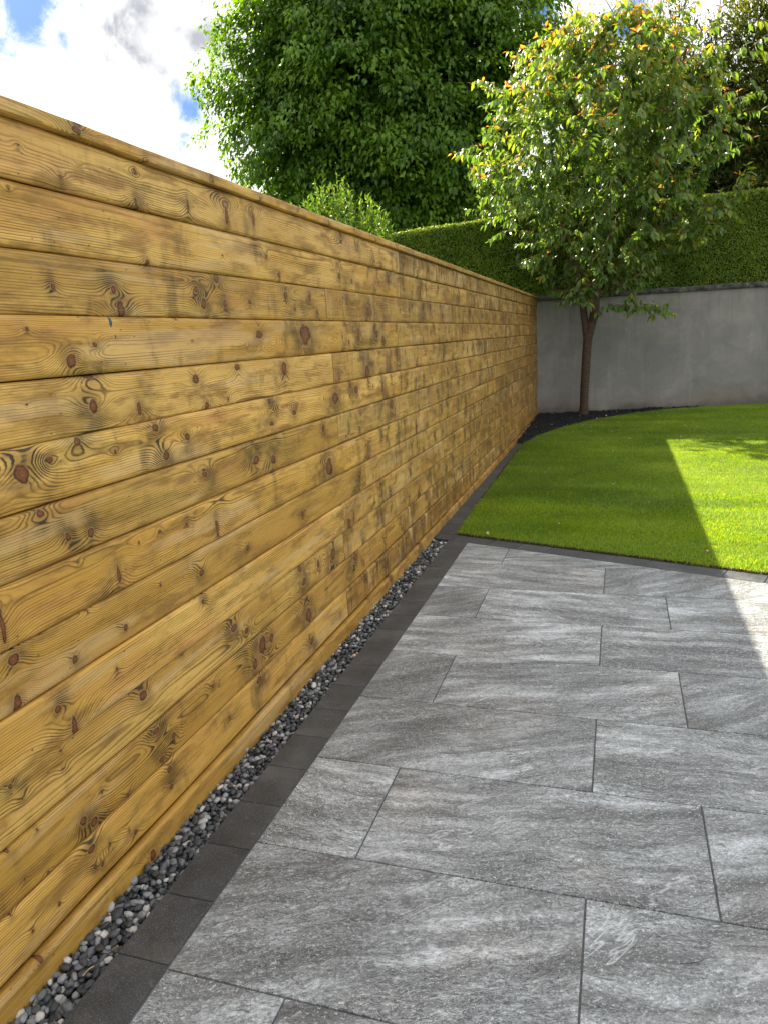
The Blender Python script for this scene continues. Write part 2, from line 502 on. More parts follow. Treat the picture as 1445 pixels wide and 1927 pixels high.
def mat_render_wall():
    m, t, out = mat('grey_sand_cement_render')
    tc = t.n.new('ShaderNodeTexCoord')
    P = tc.outputs['Object']
    sepp = t.node('ShaderNodeSeparateXYZ', {}, i0=P)
    wv = t.noise(P, 0.9, 3, 0.5, 0.0, True)
    Pw = t.vadd(P, t.vmul(t.vadd(wv, (-0.5, -0.5, -0.5)), (0.9, 0.9, 0.9)))
    a = t.noise(Pw, 1.1, 6, 0.55, 0.4)
    b = t.noise(t.vadd(Pw, (5, 5, 5)), 3.1, 5, 0.6, 0.8)
    f = t.noise(P, 120, 3, 0.6)
    v = t.add(t.mul(a, 0.65), t.mul(b, 0.35))
    c = t.ramp(v, [(0.26, (0.125, 0.128, 0.132)), (0.5, (0.190, 0.187, 0.178)), (0.74, (0.27, 0.262, 0.243))])
    # brownish band low on the wall, darkest at its foot
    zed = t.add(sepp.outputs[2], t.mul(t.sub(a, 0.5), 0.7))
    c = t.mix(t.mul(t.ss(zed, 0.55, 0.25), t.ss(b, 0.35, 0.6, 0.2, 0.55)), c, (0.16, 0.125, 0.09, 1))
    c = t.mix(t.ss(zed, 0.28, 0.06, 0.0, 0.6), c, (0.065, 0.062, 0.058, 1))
    c = t.mix(t.ss(f, 0.62, 0.75, 0.0, 0.25), c, (0.1, 0.1, 0.1, 1))
    st = t.noise(t.vmul(P, (9, 9, 0.5)), 1.0, 4, 0.6)
    c = t.mix(t.mul(t.ss(st, 0.52, 0.68), t.ss(sepp.outputs[2], 1.3, 2.45, 0.0, 0.40)), c, (0.085, 0.085, 0.08, 1))
    c = t.mix(t.mul(t.ss(st, 0.45, 0.30), 0.18), c, (0.33, 0.325, 0.30, 1))
    tw = t.noise(t.vmul(Pw, (3, 3, 9)), 1.0, 5, 0.7, 1.0)
    c = t.mix(t.ss(tw, 0.55, 0.68, 0.0, 0.22), c, (0.30, 0.295, 0.28, 1))
    nrm = t.bump(t.add(t.mul(f, 0.25), t.add(t.mul(tw, 0.5), t.mul(b, 1.2))), 0.006, 0.6)
    principled(t, out, c, 0.8, nrm, 0.25)
    return m


def mat_bark(name, c1, c2, sc_=(60, 60, 14)):
    m, t, out = mat(name)
    tc = t.n.new('ShaderNodeTexCoord')
    P = tc.outputs['Object']
    a = t.noise(t.vmul(P, sc_), 1.0, 6, 0.65, 0.3)
    c = t.ramp(a, [(0.35, c1), (0.68, c2)])
    nrm = t.bump(a, 0.02, 0.6)
    principled(t, out, c, 0.75, nrm, 0.3)
    return m


WOOD = mat_wood()
PAVE = mat_paving()
BORD = mat_border()
PEB = mat_pebble()
WALLM = mat_render_wall()
GROUT = mat_simple('grey_grout', (0.075, 0.075, 0.075), (0.14, 0.14, 0.137), 60, 0.85, 0.001)
SOIL = mat_simple('soil', (0.045, 0.028, 0.014), (0.11, 0.070, 0.036), 25, 0.95, 0.01, 60)
TURF = mat_simple('turf_soil', (0.045, 0.065, 0.010), (0.08, 0.12, 0.018), 14, 0.95, 0.01, 60)
GRND = mat_simple('rough_ground', (0.05, 0.065, 0.02), (0.09, 0.10, 0.035), 1.5, 0.95)
COPE = mat_simple('weathered_stone', (0.022, 0.024, 0.022), (0.12, 0.12, 0.11), 9, 0.9, 0.02, 22)
MULCH = mat_simple('dark_bark_mulch', (0.006, 0.007, 0.009), (0.026, 0.027, 0.030), 30, 0.85, 0.01, 80)
GRASSM = mat_leaf('lawn_grass', [(0.0, (0.075, 0.140, 0.016)), (0.45, (0.190, 0.335, 0.038)), (0.85, (0.35, 0.46, 0.050)), (1.0, (0.55, 0.48, 0.16))], 0.50, (1.5, 1.3, 0.3), 0.55, 0.22)
CHERRY = mat_leaf('cherry_leaf', [(0.0, (0.055, 0.115, 0.030)), (0.45, (0.125, 0.205, 0.045)), (0.70, (0.27, 0.30, 0.05)), (0.85, (0.52, 0.25, 0.05)), (1.0, (0.56, 0.15, 0.06))], 0.45, (1.55, 1.65, 0.45), 0.36, 0.5)
BROAD = mat_leaf('hornbeam_leaf', [(0.0, (0.032, 0.085, 0.008)), (0.5, (0.085, 0.180, 0.014)), (1.0, (0.19, 0.31, 0.026))], 0.45, (1.9, 1.8, 0.35), 0.40, 0.4)
HEDGEL = mat_leaf('hedge_leaf', [(0.0, (0.045, 0.095, 0.010)), (0.5, (0.130, 0.215, 0.020)), (1.0, (0.30, 0.35, 0.040))], 0.30, (1.6, 1.5, 0.4), 0.45, 0.35)
SHRUBL = mat_leaf('shrub_leaf', [(0.0, (0.03, 0.085, 0.014)), (0.5, (0.075, 0.15, 0.024)), (1.0, (0.17, 0.24, 0.035))], 0.45, (1.7, 1.6, 0.5), 0.4, 0.4)
CONIF = mat_leaf('conifer_spray', [(0.0, (0.022, 0.042, 0.009)), (0.5, (0.075, 0.110, 0.018)), (1.0, (0.28, 0.29, 0.045))], 0.25, (1.5, 1.4, 0.5), 0.6, 0.2)
BARKC = mat_bark('cherry_bark', (0.026, 0.017, 0.012), (0.095, 0.062, 0.043), (9, 9, 70))
BARKD = mat_bark('dark_bark', (0.022, 0.018, 0.013), (0.07, 0.055, 0.04))
TWIGM = mat_bark('reddish_twig', (0.09, 0.040, 0.02), (0.20, 0.095, 0.05), (20, 20, 20))
STRAWM = mat_simple('straw', (0.45, 0.30, 0.10), (0.6, 0.42, 0.16), 50, 0.6)
PALE = mat_leaf('pale_dry_leaf', [(0.0, (0.55, 0.38, 0.22)), (1.0, (0.72, 0.62, 0.42))], 0.3, (1, 1, 1), 0.6, 0.2)

# ------------------------------------------------------------------ layout constants
BS = 0.1919                      # board height
B34 = 1.9987                     # joint between the 3rd and 4th board


def bnd(i): return B34 - (i - 3) * BS


XE = 0.386                       # left edge of the patio field
Y9 = 0.937                       # row line 9
SL = -0.352                      # slope of the patio's top edge
L1P = (0.368, 6.350)             # a point on the top edge of the field
NRM = math.sqrt(1 + SL * SL)
BW = 0.196


def l1(x, off=0.0): return L1P[1] + SL * (x - L1P[0]) + off * NRM


WA = math.radians(13)            # direction of the back wall
WY = 16.45


def wally(x): return WY + math.tan(WA) * x


# ------------------------------------------------------------------ ground
def quad_sheet(name, x0, x1, y0, y1, z, m):
    return build(name, [(x0, y0, z), (x1, y0, z), (x1, y1, z), (x0, y1, z)], np.array([[0, 1, 2, 3]]), m)


tag(quad_sheet('ground', -400, 400, -400, 400, -0.12, GRND), 'rough green ground stretching away beyond the garden', None, kind='structure')


# ------------------------------------------------------------------ paving
def clip(poly, a, b, c):
    """keep a*x+b*y<=c"""
    out = []
    n = len(poly)
    for i in range(n):
        p, q = poly[i], poly[(i + 1) % n]
        dp = a * p[0] + b * p[1] - c; dq = a * q[0] + b * q[1] - c
        if dp <= 0: out.append(p)
        if dp * dq < 0:
            s = dp / (dp - dq)
            out.append((p[0] + s * (q[0] - p[0]), p[1] + s * (q[1] - p[1])))
    return out


def area(poly):
    return 0.5 * sum(poly[i][0] * poly[(i + 1) % len(poly)][1] - poly[(i + 1) % len(poly)][0] * poly[i][1] for i in range(len(poly)))


def slab(name, poly, m, parent, z=0.0, th=0.02, bev=0.0018, tilt=0.0006):
    if len(poly) < 3 or abs(area(poly)) < 2e-4: return None
    if area(poly) < 0: poly = poly[::-1]
    n = len(poly)
    c = np.mean(poly, axis=0)
    V, F = [], []
    # inset ring for the bevel
    ins = []
    for i in range(n):
        p0, p1, p2 = np.array(poly[i - 1]), np.array(poly[i]), np.array(poly[(i + 1) % n])
        e1 = (p1 - p0) / (np.linalg.norm(p1 - p0) + 1e-9); e2 = (p2 - p1) / (np.linalg.norm(p2 - p1) + 1e-9)
        nn = np.array([-e1[1], e1[0]]) + np.array([-e2[1], e2[0]])
        nn /= (np.linalg.norm(nn) + 1e-9)
        ins.append(p1 + nn * bev * 1.3)
    dz = [random.uniform(-tilt, tilt) for _ in range(4)]

    def zz(p):
        return z + dz[0] + dz[1] * (p[0] - c[0]) + dz[2] * (p[1] - c[1])
    for p in poly: V.append((p[0] - c[0], p[1] - c[1], z - th))
    for p in poly: V.append((p[0] - c[0], p[1] - c[1], zz(p) - bev))
    for p in ins: V.append((p[0] - c[0], p[1] - c[1], zz(p)))
    for i in range(n):
        j = (i + 1) % n
        F.append((i, j, n + j, n + i))
        F.append((n + i, n + j, 2 * n + j, 2 * n + i))
    F.append(tuple(range(2 * n, 3 * n)))
    F.append(tuple(reversed(range(n))))
    o = build(name, V, F, m, parent, loc=(c[0], c[1], 0))
    return o


JG = 0.0064
patio = build('patio', [(XE - BW + 0.005, -1.5, -0.006), (7.2, -1.5, -0.006), (7.2, l1(7.2, BW), -0.006), (XE - BW + 0.005, l1(XE - BW, BW), -0.006),
                        (XE - BW + 0.005, -1.5, -0.1), (7.2, -1.5, -0.1), (7.2, l1(7.2, BW), -0.1), (XE - BW + 0.005, l1(XE - BW, BW), -0.1)],
              [(0, 1, 2, 3), (0, 4, 5, 1), (1, 5, 6, 2), (2, 6, 7, 3), (3, 7, 4, 0)], GROUT)
tag(patio, 'grey patio of large rectangular slabs with a charcoal border', None, kind='structure')
B_, C_, W_ = 0.4046, 1.2295, 1.2400
for k in range(0, 14):
    ytop = Y9 + 0.6 * (9 - k) + 0.6
    ybot = ytop - 0.6
    if ybot > 6.6 or ytop < -0.9: continue
    first = B_ if (k % 2 == 1) else C_
    xs = [XE, XE + first]
    while xs[-1] < 7.0: xs.append(xs[-1] + W_)
    # k = row number measured between boundary k-1 and k
    for a, b in zip(xs[:-1], xs[1:]):
        b = min(b, 7.15)
        poly = [(a + JG / 2, ybot + JG / 2), (b - JG / 2, ybot + JG / 2), (b - JG / 2, ytop - JG / 2), (a + JG / 2, ytop - JG / 2)]
        poly = clip(poly, -SL, 1, L1P[1] - SL * L1P[0] - JG / 2)
        if poly and min(p[0] for p in poly) < 5.3 and max(p[1] for p in poly) > 0.0:
            slab('paving_slab', poly, PAVE, patio)

# left border
y = 6.40 + 0.27
ys = []
while y > -0.6:
    ys.append(y); y -= 0.2695
for a, b in zip(ys[1:], ys[:-1]):
    poly = [(XE - BW + 0.004, a + 0.0018), (XE - 0.006, a + 0.0018), (XE - 0.006, b - 0.0018), (XE - BW + 0.004, b - 0.0018)]
    poly = clip(poly, -SL, 1, L1P[1] - SL * L1P[0] - 0.002)
    slab('border_tile', poly, BORD, patio)
# top border
ux, uy = 1 / NRM, SL / NRM
nx, ny = -uy, ux
s = -0.36 - 0.285
base = np.array(L1P)
while s < 6.9:
    e = s + 0.285
    P4 = []
    for (ss_, nn_) in ((s + 0.004, 0.004), (e - 0.004, 0.004), (e - 0.004, BW - 0.004), (s + 0.004, BW - 0.004)):
        P4.append((base[0] + ux * ss_ + nx * nn_, base[1] + uy * ss_ + ny * nn_))
    P4 = clip(P4, -1, 0, -0.035)
    slab('border_tile', P4, BORD, patio)
    s = e

# narrow path along the fence
PX1 = [(6.4, 0.235), (8.4, 0.195), (12.6, 0.150)]


def path_x(y): return float(np.interp(y, [q[0] for q in PX1], [q[1] for q in PX1]))


path = build('path', [(0.03, 6.485, -0.006), (0.235, 6.41, -0.006), (0.145, 12.75, -0.006), (0.03, 12.75, -0.006),
                      (0.03, 6.485, -0.1), (0.235, 6.41, -0.1), (0.145, 12.75, -0.1), (0.03, 12.75, -0.1)],
             [(0, 1, 2, 3), (0, 4, 5, 1), (1, 5, 6, 2), (2, 6, 7, 3), (3, 7, 4, 0)], GROUT)
tag(path, 'narrow charcoal edging path between the timber fence and the lawn', None, kind='structure')
y = 6.45
while y < 12.6:
    e = min(y + 0.2695, 12.7)
    poly = [(0.034, y + 0.0015), (path_x(y) - 0.004, y + 0.0015), (path_x(e) - 0.004, e - 0.0015), (0.034, e - 0.0015)]
    poly = clip(poly, SL, -1, -(L1P[1] - SL * L1P[0] + BW * NRM + 0.004))
    if poly: slab('border_tile', poly, BORD, path)
    y = e

# ------------------------------------------------------------------ timber fence
fence = empty('timber_fence', (0, 0, 0))
tag(fence, 'tall wall-like fence of knotty horizontal timber boards under a capping rail', 'fence')

# knots that can be made out one by one in the photograph: (x, y, half width px, half height px, stain, kind)
K = """215 544 6 10 1.5|229 583 9 16 .8|101 538 4 6 1|131 678 10 16 .6|176 649 5 6 .3|48 620 4 5 .3|174 761 9 16 1.6|170 707 11 5 .9
262 768 4 13 .5|141 832 7 8 1|90 865 8 9 .3|40 892 15 22 1.2|289 805 6 9 1.4|214 851 3 4 .2|74 966 9 8 .5|127 1010 7 10 1.5|170 1001 6 10 1.2
222 1080 4 22 .5|3 1180 5 36 .3|145 1058 2 4 .1|235 1180 4 6 .4|23 1240 12 13 .6|139 1240 6 8 .6|164 1151 2 4 .1|31 1322 10 18 .5
137 1366 7 26 .3|104 1333 8 9 1.4|272 1308 8 10 .9|216 1258 3 6 .3|21 1480 7 7 .8|44 1502 4 5 .5|120 1447 3 4 .2|116 1412 3 4 .1
156 1545 8 11 1.3|176 1547 8 13 1.3|293 1376 9 7 1.3|191 1489 3 5 .2|241 1495 3 5 .3|253 1565 4 7 .3|241 1562 2 5 .3|205 1588 3 8 .4
170 1598 9 8 .7|177 1631 5 7 .6|191 1624 4 7 .5|275 1605 7 12 .2|60 1751 4 5 .2|62 1801 4 8 .2|45 1654 4 4 .2|218 1701 2 6 .1|145 1770 2 4 .1
371 544 5 6 1.5|384 571 5 12 1.3|408 523 5 10 .9|425 571 3 8 .9|471 568 3 6 .6|538 555 3 9 .6|583 558 2 10 .7|556 581 2 6 .5|598 587 2 6 .4
487 630 6 9 .2|573 630 11 22 1.4|673 629 3 17 .9|707 629 3 9 .3|368 713 5 8 .5|447 692 5 6 .3|534 692 5 13 .8|429 750 2 6 .2|389 763 4 8 .7
350 821 6 9 .6|310 858 8 10 1.0|505 755 5 7 1.2|510 797 5 6 .7|552 776 4 6 .5|629 750 6 14 1.4|668 734 4 8 .8|607 807 3 8 .5|481 865 6 10 1.2
513 863 5 11 .9|384 892 6 7 1.0|423 405 3 22 .7|473 413 2 20 .5|350 387 2 14 .4|502 482 2 5 .1|639 521 3 6 .2|279 492 4 6 .8|526 518 3 6 .3
29 274 3 4 .2|145 310 2 2 .1|110 334 3 8 .3|250 323 3 6 .2|252 381 3 10 .7|16 355 3 4 .1|618 879 7 18 1.1|408 995 3 22 .4|568 968 4 6 .4
655 989 3 18 .4|379 1076 6 7 .6|465 1031 4 6 .4|379 1131 4 6 .8|442 1181 6 8 1.1|465 1187 4 6 .5|628 1042 5 14 1.3|494 1213 8 20 1.5|486 1279 6 7 1.2
510 1200 5 9 .6|581 1158 6 18 1.3|573 1095 5 9 1.0|565 1071 4 7 .7|586 1205 4 8 .9|326 1384 6 9 .5|318 1447 6 8 .8|305 1429 6 7 1.3|668 1047 4 12 1.2
320 1480 4 6 .8|480 1250 5 12 1.2|600 1060 3 8 .5|692 586 3 12 .9|720 640 3 14 .7|745 660 3 12 1.0|690 700 4 16 1.2|735 760 3 12 .9|330 600 3 3 .1
95 740 2 3 .1|50 760 2 3 .1|260 1020 2 4 .1|300 1100 2 4 .1|110 870 3 3 .1|360 640 2 2 .1|420 480 2 2 .1|300 1000 3 4 .2|350 985 3 5 .3|345 1230 3 5 .3|430 1350 3 6 .3
400 1290 3 6 .3|545 1330 3 5 .2|380 1500 3 5 .2|260 1690 2 4 .1|110 1700 3 5 .3|20 1720 3 5 .2|90 1640 3 5 .2|15 1600 4 6 .3|70 1560 3 4 .2"""
explicit = []
for s_ in K.replace('\n', '|').split('|'):
    a = [float(v) for v in s_.split()]
    c0 = px_on_x(a[0], a[1]); c1 = px_on_x(a[0] + a[2], a[1]); c2 = px_on_x(a[0], a[1] + a[3])
    explicit.append((c0.y, c0.z, abs(c1.y - c0.y), abs(c2.z - c0.z), a[4]))
YEXP = 4.4


def board(name, y0, y1, z0, z1, x0, seed, tone, drip_dark, knots, parent, thick=0.047, cap=False, blue=None, wild=1.0):
    g = np.random.default_rng(seed)
    L, H = y1 - y0, z1 - z0
    # sample positions along the board: fine near the camera
    yy = [y0]
    while yy[-1] < y1:
        y = yy[-1]
        st = 0.007 if y < 3.2 else (0.010 if y < 5.5 else (0.018 if y < 9 else 0.035))
        yy.append(y + st)
    yy = np.array(yy[:-1] + [y1]) if len(yy) > 2 and y1 - yy[-2] > 0.003 else np.array(yy[:-2] + [y1])
    R = 0.013 if not cap else 0.005
    ang = np.array([0, 0.5, 1.0, 1.57])
    e = R * (1 - np.cos(ang)); ex = R * (1 - np.sin(ang))     # z inset, x inset
    zstep = 0.0075 if y0 < 5.5 else 0.013
    nmid = max(2, int((H - 2 * R) / zstep))
    zz = np.concatenate([e, np.linspace(R, H - R, nmid + 1)[1:-1], H - e[::-1]])
    xx = np.concatenate([-ex, np.zeros(nmid - 1), -ex[::-1]])
    back = thick
    # closed profile: back bottom, front..., back top
    pz = np.concatenate([[0.0], zz, [H]])
    pxo = np.concatenate([[-back], xx, [-back]])
    n, mm = len(yy), len(pz)
    Y, Z = np.meshgrid(yy, pz, indexing='ij')
    X = np.tile(pxo, (n, 1))
    depth = np.clip(-(X), 0, 0.05)
    YL = Y - y0
    # bow, cup and wane of the board
    face = np.tile((pxo > -R - 1e-6), (n, 1))
    X = X + face * (0.0022 * vnoise(Y * 1.3 + seed, Z * 4 + seed * 0.37, seed, 2))
    X = X + x0
    edge = np.clip(1 - np.minimum(Z, H - Z) / 0.02, 0, 1)
    X = X - face * edge * 0.0065 * np.clip(vnoise(Y * 3.0, Z * 3.0, seed + 3, 3) + 0.15, 0, 1)
    wz = 0.0024 * vnoise(YL * 0.8, Z * 0 + 3.3, seed + 5, 2)
    Zw = Z + z0 + wz - 0.0008
    # ring field
    pith = g.uniform(-0.35, 1.25) * H
    d0 = g.uniform(0.008, 0.05)
    zc_ = Z - pith - 0.010 * vnoise(YL * 0.7, Z * 0, seed + 9, 2) * 2 + depth * 0.4
    rad = np.sqrt(zc_ ** 2 + (d0 + depth + 0.012 * vnoise(YL * 0.55, Z * 0 + 7, seed + 15, 2)) ** 2)
    rad = rad + 0.0060 * vnoise(YL * 1.3, Z * 13, seed + 21, 3) + g.uniform(-0.004, 0.004) * YL
    kd = np.full(Y.shape, 9.0)
    stn = np.zeros(Y.shape)
    for (ky, kz, ry, rz, stv) in knots:
        if ky < y0 - 0.15 or ky > y1 + 0.15: continue
        kz = kz - z0
        m_ = max(ry, min(rz, ry * 2.2))
        dy = (Y - ky); dz_ = (Z - kz)
        sgn = -1 if g.random() < 0.35 else 1
        sy, szz = m_ * g.uniform(2.0, 3.4) + 0.008, max(rz, m_) * g.uniform(1.3, 2.0) + 0.006
        shx = dy + dz_ * g.uniform(-0.5, 0.5)
        rad = rad + sgn * 1.9 * m_ * wild * np.exp(-(shx / sy) ** 2 - (dz_ / szz) ** 2)
        q = np.sqrt((dy / ry) ** 2 + (dz_ / rz) ** 2)
        # smooth bulge of wood over the knot
        X = X + face * 0.0035 * np.exp(-(dy / (m_ * 2.2)) ** 2 - (dz_ / (m_ * 2.2)) ** 2)
        kd = np.minimum(kd, q)
        if stv > 0.15:
            off = g.uniform(-1.2, 1.2) * m_
            up = g.choice([-1, 1]) * rz * g.uniform(0.5, 1.6)
            a = np.exp(-((dy - off - dz_ * g.uniform(-.8, .8)) / (m_ * 2.2 + 0.007)) ** 2 - ((dz_ - up) / (rz * 2.6 + 0.024)) ** 2)
            stn = np.maximum(stn, a * min(1.4, 1.25 * stv))
    stn = stn * (0.75 + 1.0 * vnoise(Y * 28, Z * 28, seed + 31, 3))
    stn = np.clip(stn, 0, 1)
    freq = 1 / g.uniform(0.0062, 0.0095)
    ring = rad * freq
    bl = np.zeros(Y.shape)
    if blue is not None:
        for (by, bz, sy, sz_) in blue:
            bl = np.maximum(bl, np.exp(-((Y - by) / sy) ** 2 - ((Z + z0 - bz) / sz_) ** 2))
    V = np.stack([X, Y, Zw], -1).reshape(-1, 3)
    i = np.arange(n - 1)[:, None] * mm + np.arange(mm - 1)[None, :]
    q = np.stack([i, i + 1, i + mm + 1, i + mm], -1).reshape(-1, 4)
    # close the back
    j = np.arange(n - 1) * mm
    qb = np.stack([j + mm - 1, j, j + mm, j + 2 * mm - 1], -1)
    Q = np.concatenate([q, qb])[:, ::-1].copy()
    caps = [list(range(0, mm)), list(range((n - 1) * mm, n * mm))[::-1]]
    F = [Q, np.array([caps[0]]), np.array([caps[1]])]
    dm = drip_dark * np.interp(Y, [4.0, 6.5, 11.0, 16.0], [.75, .85, 1.2, 1.5]) * (0.7 + 0.3 * Z / H)
    o = build(name, V, F, WOOD, parent, smooth=True, attrs={
        'ring': ring.ravel(), 'knot': kd.ravel(), 'stain': stn.ravel(), 'tone': np.full(V.shape[0], tone),
        'blue': bl.ravel(), 'drip_dark': dm.ravel()})
    # flat ends
    sm = np.ones(len(o.data.polygons), bool); sm[-2:] = False
    o.data.polygons.foreach_set('use_smooth', sm)
    return o


def rand_knots(g, y0, y1, z0, z1, ymin):
    out = []
    y = max(y0, ymin) + g.uniform(0, 0.25)
    while y < y1:
        n = g.integers(1, 5)
        for _ in range(n):
            r = g.choice([0.004, 0.007, 0.010, 0.014, 0.024], p=[.30, .28, .2, .14, .08])
            el = g.choice([1.3, 1.6, 3.5], p=[.5, .3, .2])
            out.append((y + g.normal(0, 0.035), g.uniform(z0, z1), r, r * el, g.uniform(0, 1.6) * (0.5 + r * 40)))
        y += g.uniform(0.16, 0.52)
    for _ in range(int((y1 - max(y0, ymin)) * 4)):
        out.append((g.uniform(max(y0, ymin), y1), g.uniform(z0, z1), 0.003, g.uniform(0.003, 0.012), 0.1))
    return out


END = 16.38
joints = {1: [5.76, 11.2], 2: [5.76, 9.33, 14.0], 3: [4.25, 9.35, 13.2], 4: [5.72, 11.5], 5: [4.28, 8.9, 12.6], 6: [5.74, 10.4, 14.2],
          7: [4.28, 9.1, 13.0], 8: [5.70, 10.6], 9: [4.76, 9.5, 13.4], 10: [4.26, 8.2, 12.9], 11: [4.25, 9.0, 13.8], 12: [5.60, 10.2, 14.4],
          13: [4.22, 8.7, 13.1], 14: [5.3, 9.9, 14.3]}
tones = {1: .05, 2: .0, 3: .1, 4: .3, 5: .2, 6: .22, 7: .22, 8: .45, 9: .5, 10: .25, 11: .25, 12: .65, 13: .8, 14: .85}
bm = px_on_x(207, 606); bm2 = px_on_x(217, 634)
for r_ in range(1, 15):
    z1 = bnd(r_ - 1) if r_ > 1 else 2.553
    z0 = bnd(r_)
    ends = [0.9] + joints[r_] + [END]
    g = np.random.default_rng(100 + r_)
    px0 = g.uniform(-0.007, 0.007)
    px0 += {12: 0.003, 13: 0.012, 14: 0.027}.get(r_, 0)
    for bi, (a, b) in enumerate(zip(ends[:-1], ends[1:])):
        seed = r_ * 37 + bi * 7 + 3
        kn = [k for k in explicit if z0 - 0.012 < k[1] < z1 + 0.012]
        kn += rand_knots(np.random.default_rng(seed), a, b, z0, z1, YEXP)
        dr = [0.0, 0.55, 0.75, 0.75][min(bi, 3)]
        if r_ == 1: dr = [0.12, 1.0, 1.0, 1.0][min(bi, 3)]
        if r_ in (12, 13) and bi == 1: dr = 1.0
        tn = tones[r_] + g.uniform(-.15, .15) + 0.14 * bi
        px = px0 + g.uniform(-0.003, 0.003)
        blue = [(bm.y, bm.z, 0.008, 0.022), (bm2.y, bm2.z, 0.005, 0.008)] if (r_ == 4 and bi == 0) else None
        board('board', a + 0.0015, b - 0.0015, z0 + 0.0008, z1 - 0.0008, px, seed, max(0, min(1, tn)), dr, kn, fence, blue=blue)

def box(name, x0, x1, y0, y1, z0, z1, m, parent):
    V = [(x, y, z) for x in (x0, x1) for y in (y0, y1) for z in (z0, z1)]
    return build(name, V, [(0, 1, 3, 2), (4, 6, 7, 5), (0, 4, 5, 1), (2, 3, 7, 6), (0, 2, 6, 4), (1, 5, 7, 3)], m, parent)


yb = 0.95
while yb < END - 0.2:
    box('fence_post', -0.13, -0.052, yb, yb + 0.1, -0.3, 2.55, BARKD, fence)
    yb += 1.8
box('gap_backing', -0.0515, -0.0500, 0.9, END, -0.1, 2.54, SOIL, fence)  # added dark sheet behind the boards, stops light coming through the gaps
capk = [(px_on_x(142, 241, 0.03).y, 2.571, 0.022, 0.014, 0.5)]
for bi, (a, b) in enumerate([(0.85, 5.70), (5.703, 10.6), (10.603, END)]):
    g = np.random.default_rng(900 + bi)
    kn = capk + [(y, 2.571 + g.uniform(-.02, .02), 0.006, 0.008, 0.5) for y in np.arange(max(a, 2.6), b, 0.45) + g.uniform(-.1, .1)]
    H = 0.042
    board('cap_board', a, b, 2.553, 2.553 + H, 0.034, 700 + bi, 0.1, 0.2, kn, fence, thick=0.19, cap=True)

# ------------------------------------------------------------------ pebble strip
gx0, gx1 = 0.004, XE - BW + 0.003
gravel_bed = build('gravel_bed', [(gx0 - 0.05, 0.6, -0.055), (gx1, 0.6, -0.055), (gx1, 6.6, -0.055), (gx0 - 0.05, 6.6, -0.055)], np.array([[0, 1, 2, 3]]), SOIL)
tag(gravel_bed, 'narrow strip of dark polished pebbles along the foot of the timber fence', None, kind='structure')


def ico(sub=2):
    p = (1 + 5 ** .5) / 2
    V = [(-1, p, 0), (1, p, 0), (-1, -p, 0), (1, -p, 0), (0, -1, p), (0, 1, p), (0, -1, -p), (0, 1, -p), (p, 0, -1), (p, 0, 1), (-p, 0, -1), (-p, 0, 1)]
    F = [(0, 11, 5), (0, 5, 1), (0, 1, 7), (0, 7, 10), (0, 10, 11), (1, 5, 9), (5, 11, 4), (11, 10, 2), (10, 7, 6), (7, 1, 8), (3, 9, 4), (3, 4, 2), (3, 2, 6), (3, 6, 8), (3, 8, 9), (4, 9, 5), (2, 4, 11), (6, 2, 10), (8, 6, 7), (9, 8, 1)]
    V = [np.array(v) / np.linalg.norm(v) for v in V]
    for _ in range(sub):
        cache, nf = {}, []

        def mid(a, b):
            k = (min(a, b), max(a, b))
            if k not in cache:
                q = V[a] + V[b]; V.append(q / np.linalg.norm(q)); cache[k] = len(V) - 1
            return cache[k]
        for a, b, c in F:
            ab, bc, ca = mid(a, b), mid(b, c), mid(c, a)
            nf += [(a, ab, ca), (b, bc, ab), (c, ca, bc), (ab, bc, ca)]
        F = nf
    return np.array(V), np.array(F)


I2V, I2F = ico(2)
I1V, I1F = ico(1)


def rock(V, g, ax):
    q = V.copy()
    for _ in range(5):     # planed faces
        d = g.normal(size=3); d /= np.linalg.norm(d)
        h = g.uniform(0.62, 0.92)
        s_ = q @ d
        q = q - np.outer(np.maximum(s_ - h, 0) * 0.75, d)
    q = q * (1 + 0.07 * np.sin(q @ g.normal(size=3) * 3 + g.uniform(0, 6)))[:, None]
    return q * ax


# deposition
pebs = []
grid = {}
cell = 0.037


def near(x, y):
    cx_, cy_ = int(x / cell), int(y / cell)
    for i in (-1, 0, 1):
        for j in (-1, 0, 1):
            for k in grid.get((cx_ + i, cy_ + j), ()): yield k


rp = random.Random(5)
N_PEB = 3500
for n_ in range(N_PEB):
    rad = max(0.0075, min(0.0185, rp.gauss(0.0122, 0.0025)))
    best = None
    for _ in range(5):
        x = rp.uniform(gx0 + rad * 0.8, gx1 - rad * 0.8)
        y = rp.uniform(1.15, l1(x) - rad)
        z = -0.055 + rad * 0.7
        for (a, b, c, r2) in near(x, y):
            d2 = (x - a) ** 2 + (y - b) ** 2
            s_ = (rad + r2) * 0.80
            if d2 < s_ * s_:
                z = max(z, c + math.sqrt(s_ * s_ - d2) * 0.78)
        if best is None or z < best[2]: best = (x, y, z, rad)
    if best[2] > 0.006: continue
    pebs.append(best)
    grid.setdefault((int(best[0] / cell), int(best[1] / cell)), []).append(best)


def rot_rand(g, tilt=0.5):
    a = g.uniform(0, 2 * math.pi)
    R1 = np.array(Matrix.Rotation(a, 3, 'Z'))
    ax = Vector((g.normal(), g.normal(), 0.001)).normalized()
    R2 = np.array(Matrix.Rotation(g.normal() * tilt, 3, ax))
    return R2 @ R1


def ptint(g):
    r = g.random()
    if r < 0.55: return g.uniform(0.0, 0.42)
    if r < 0.82: return g.uniform(0.42, 0.70)
    if r < 0.955: return g.uniform(0.70, 0.88)
    if r < 0.993: return 0.92
    return 1.0


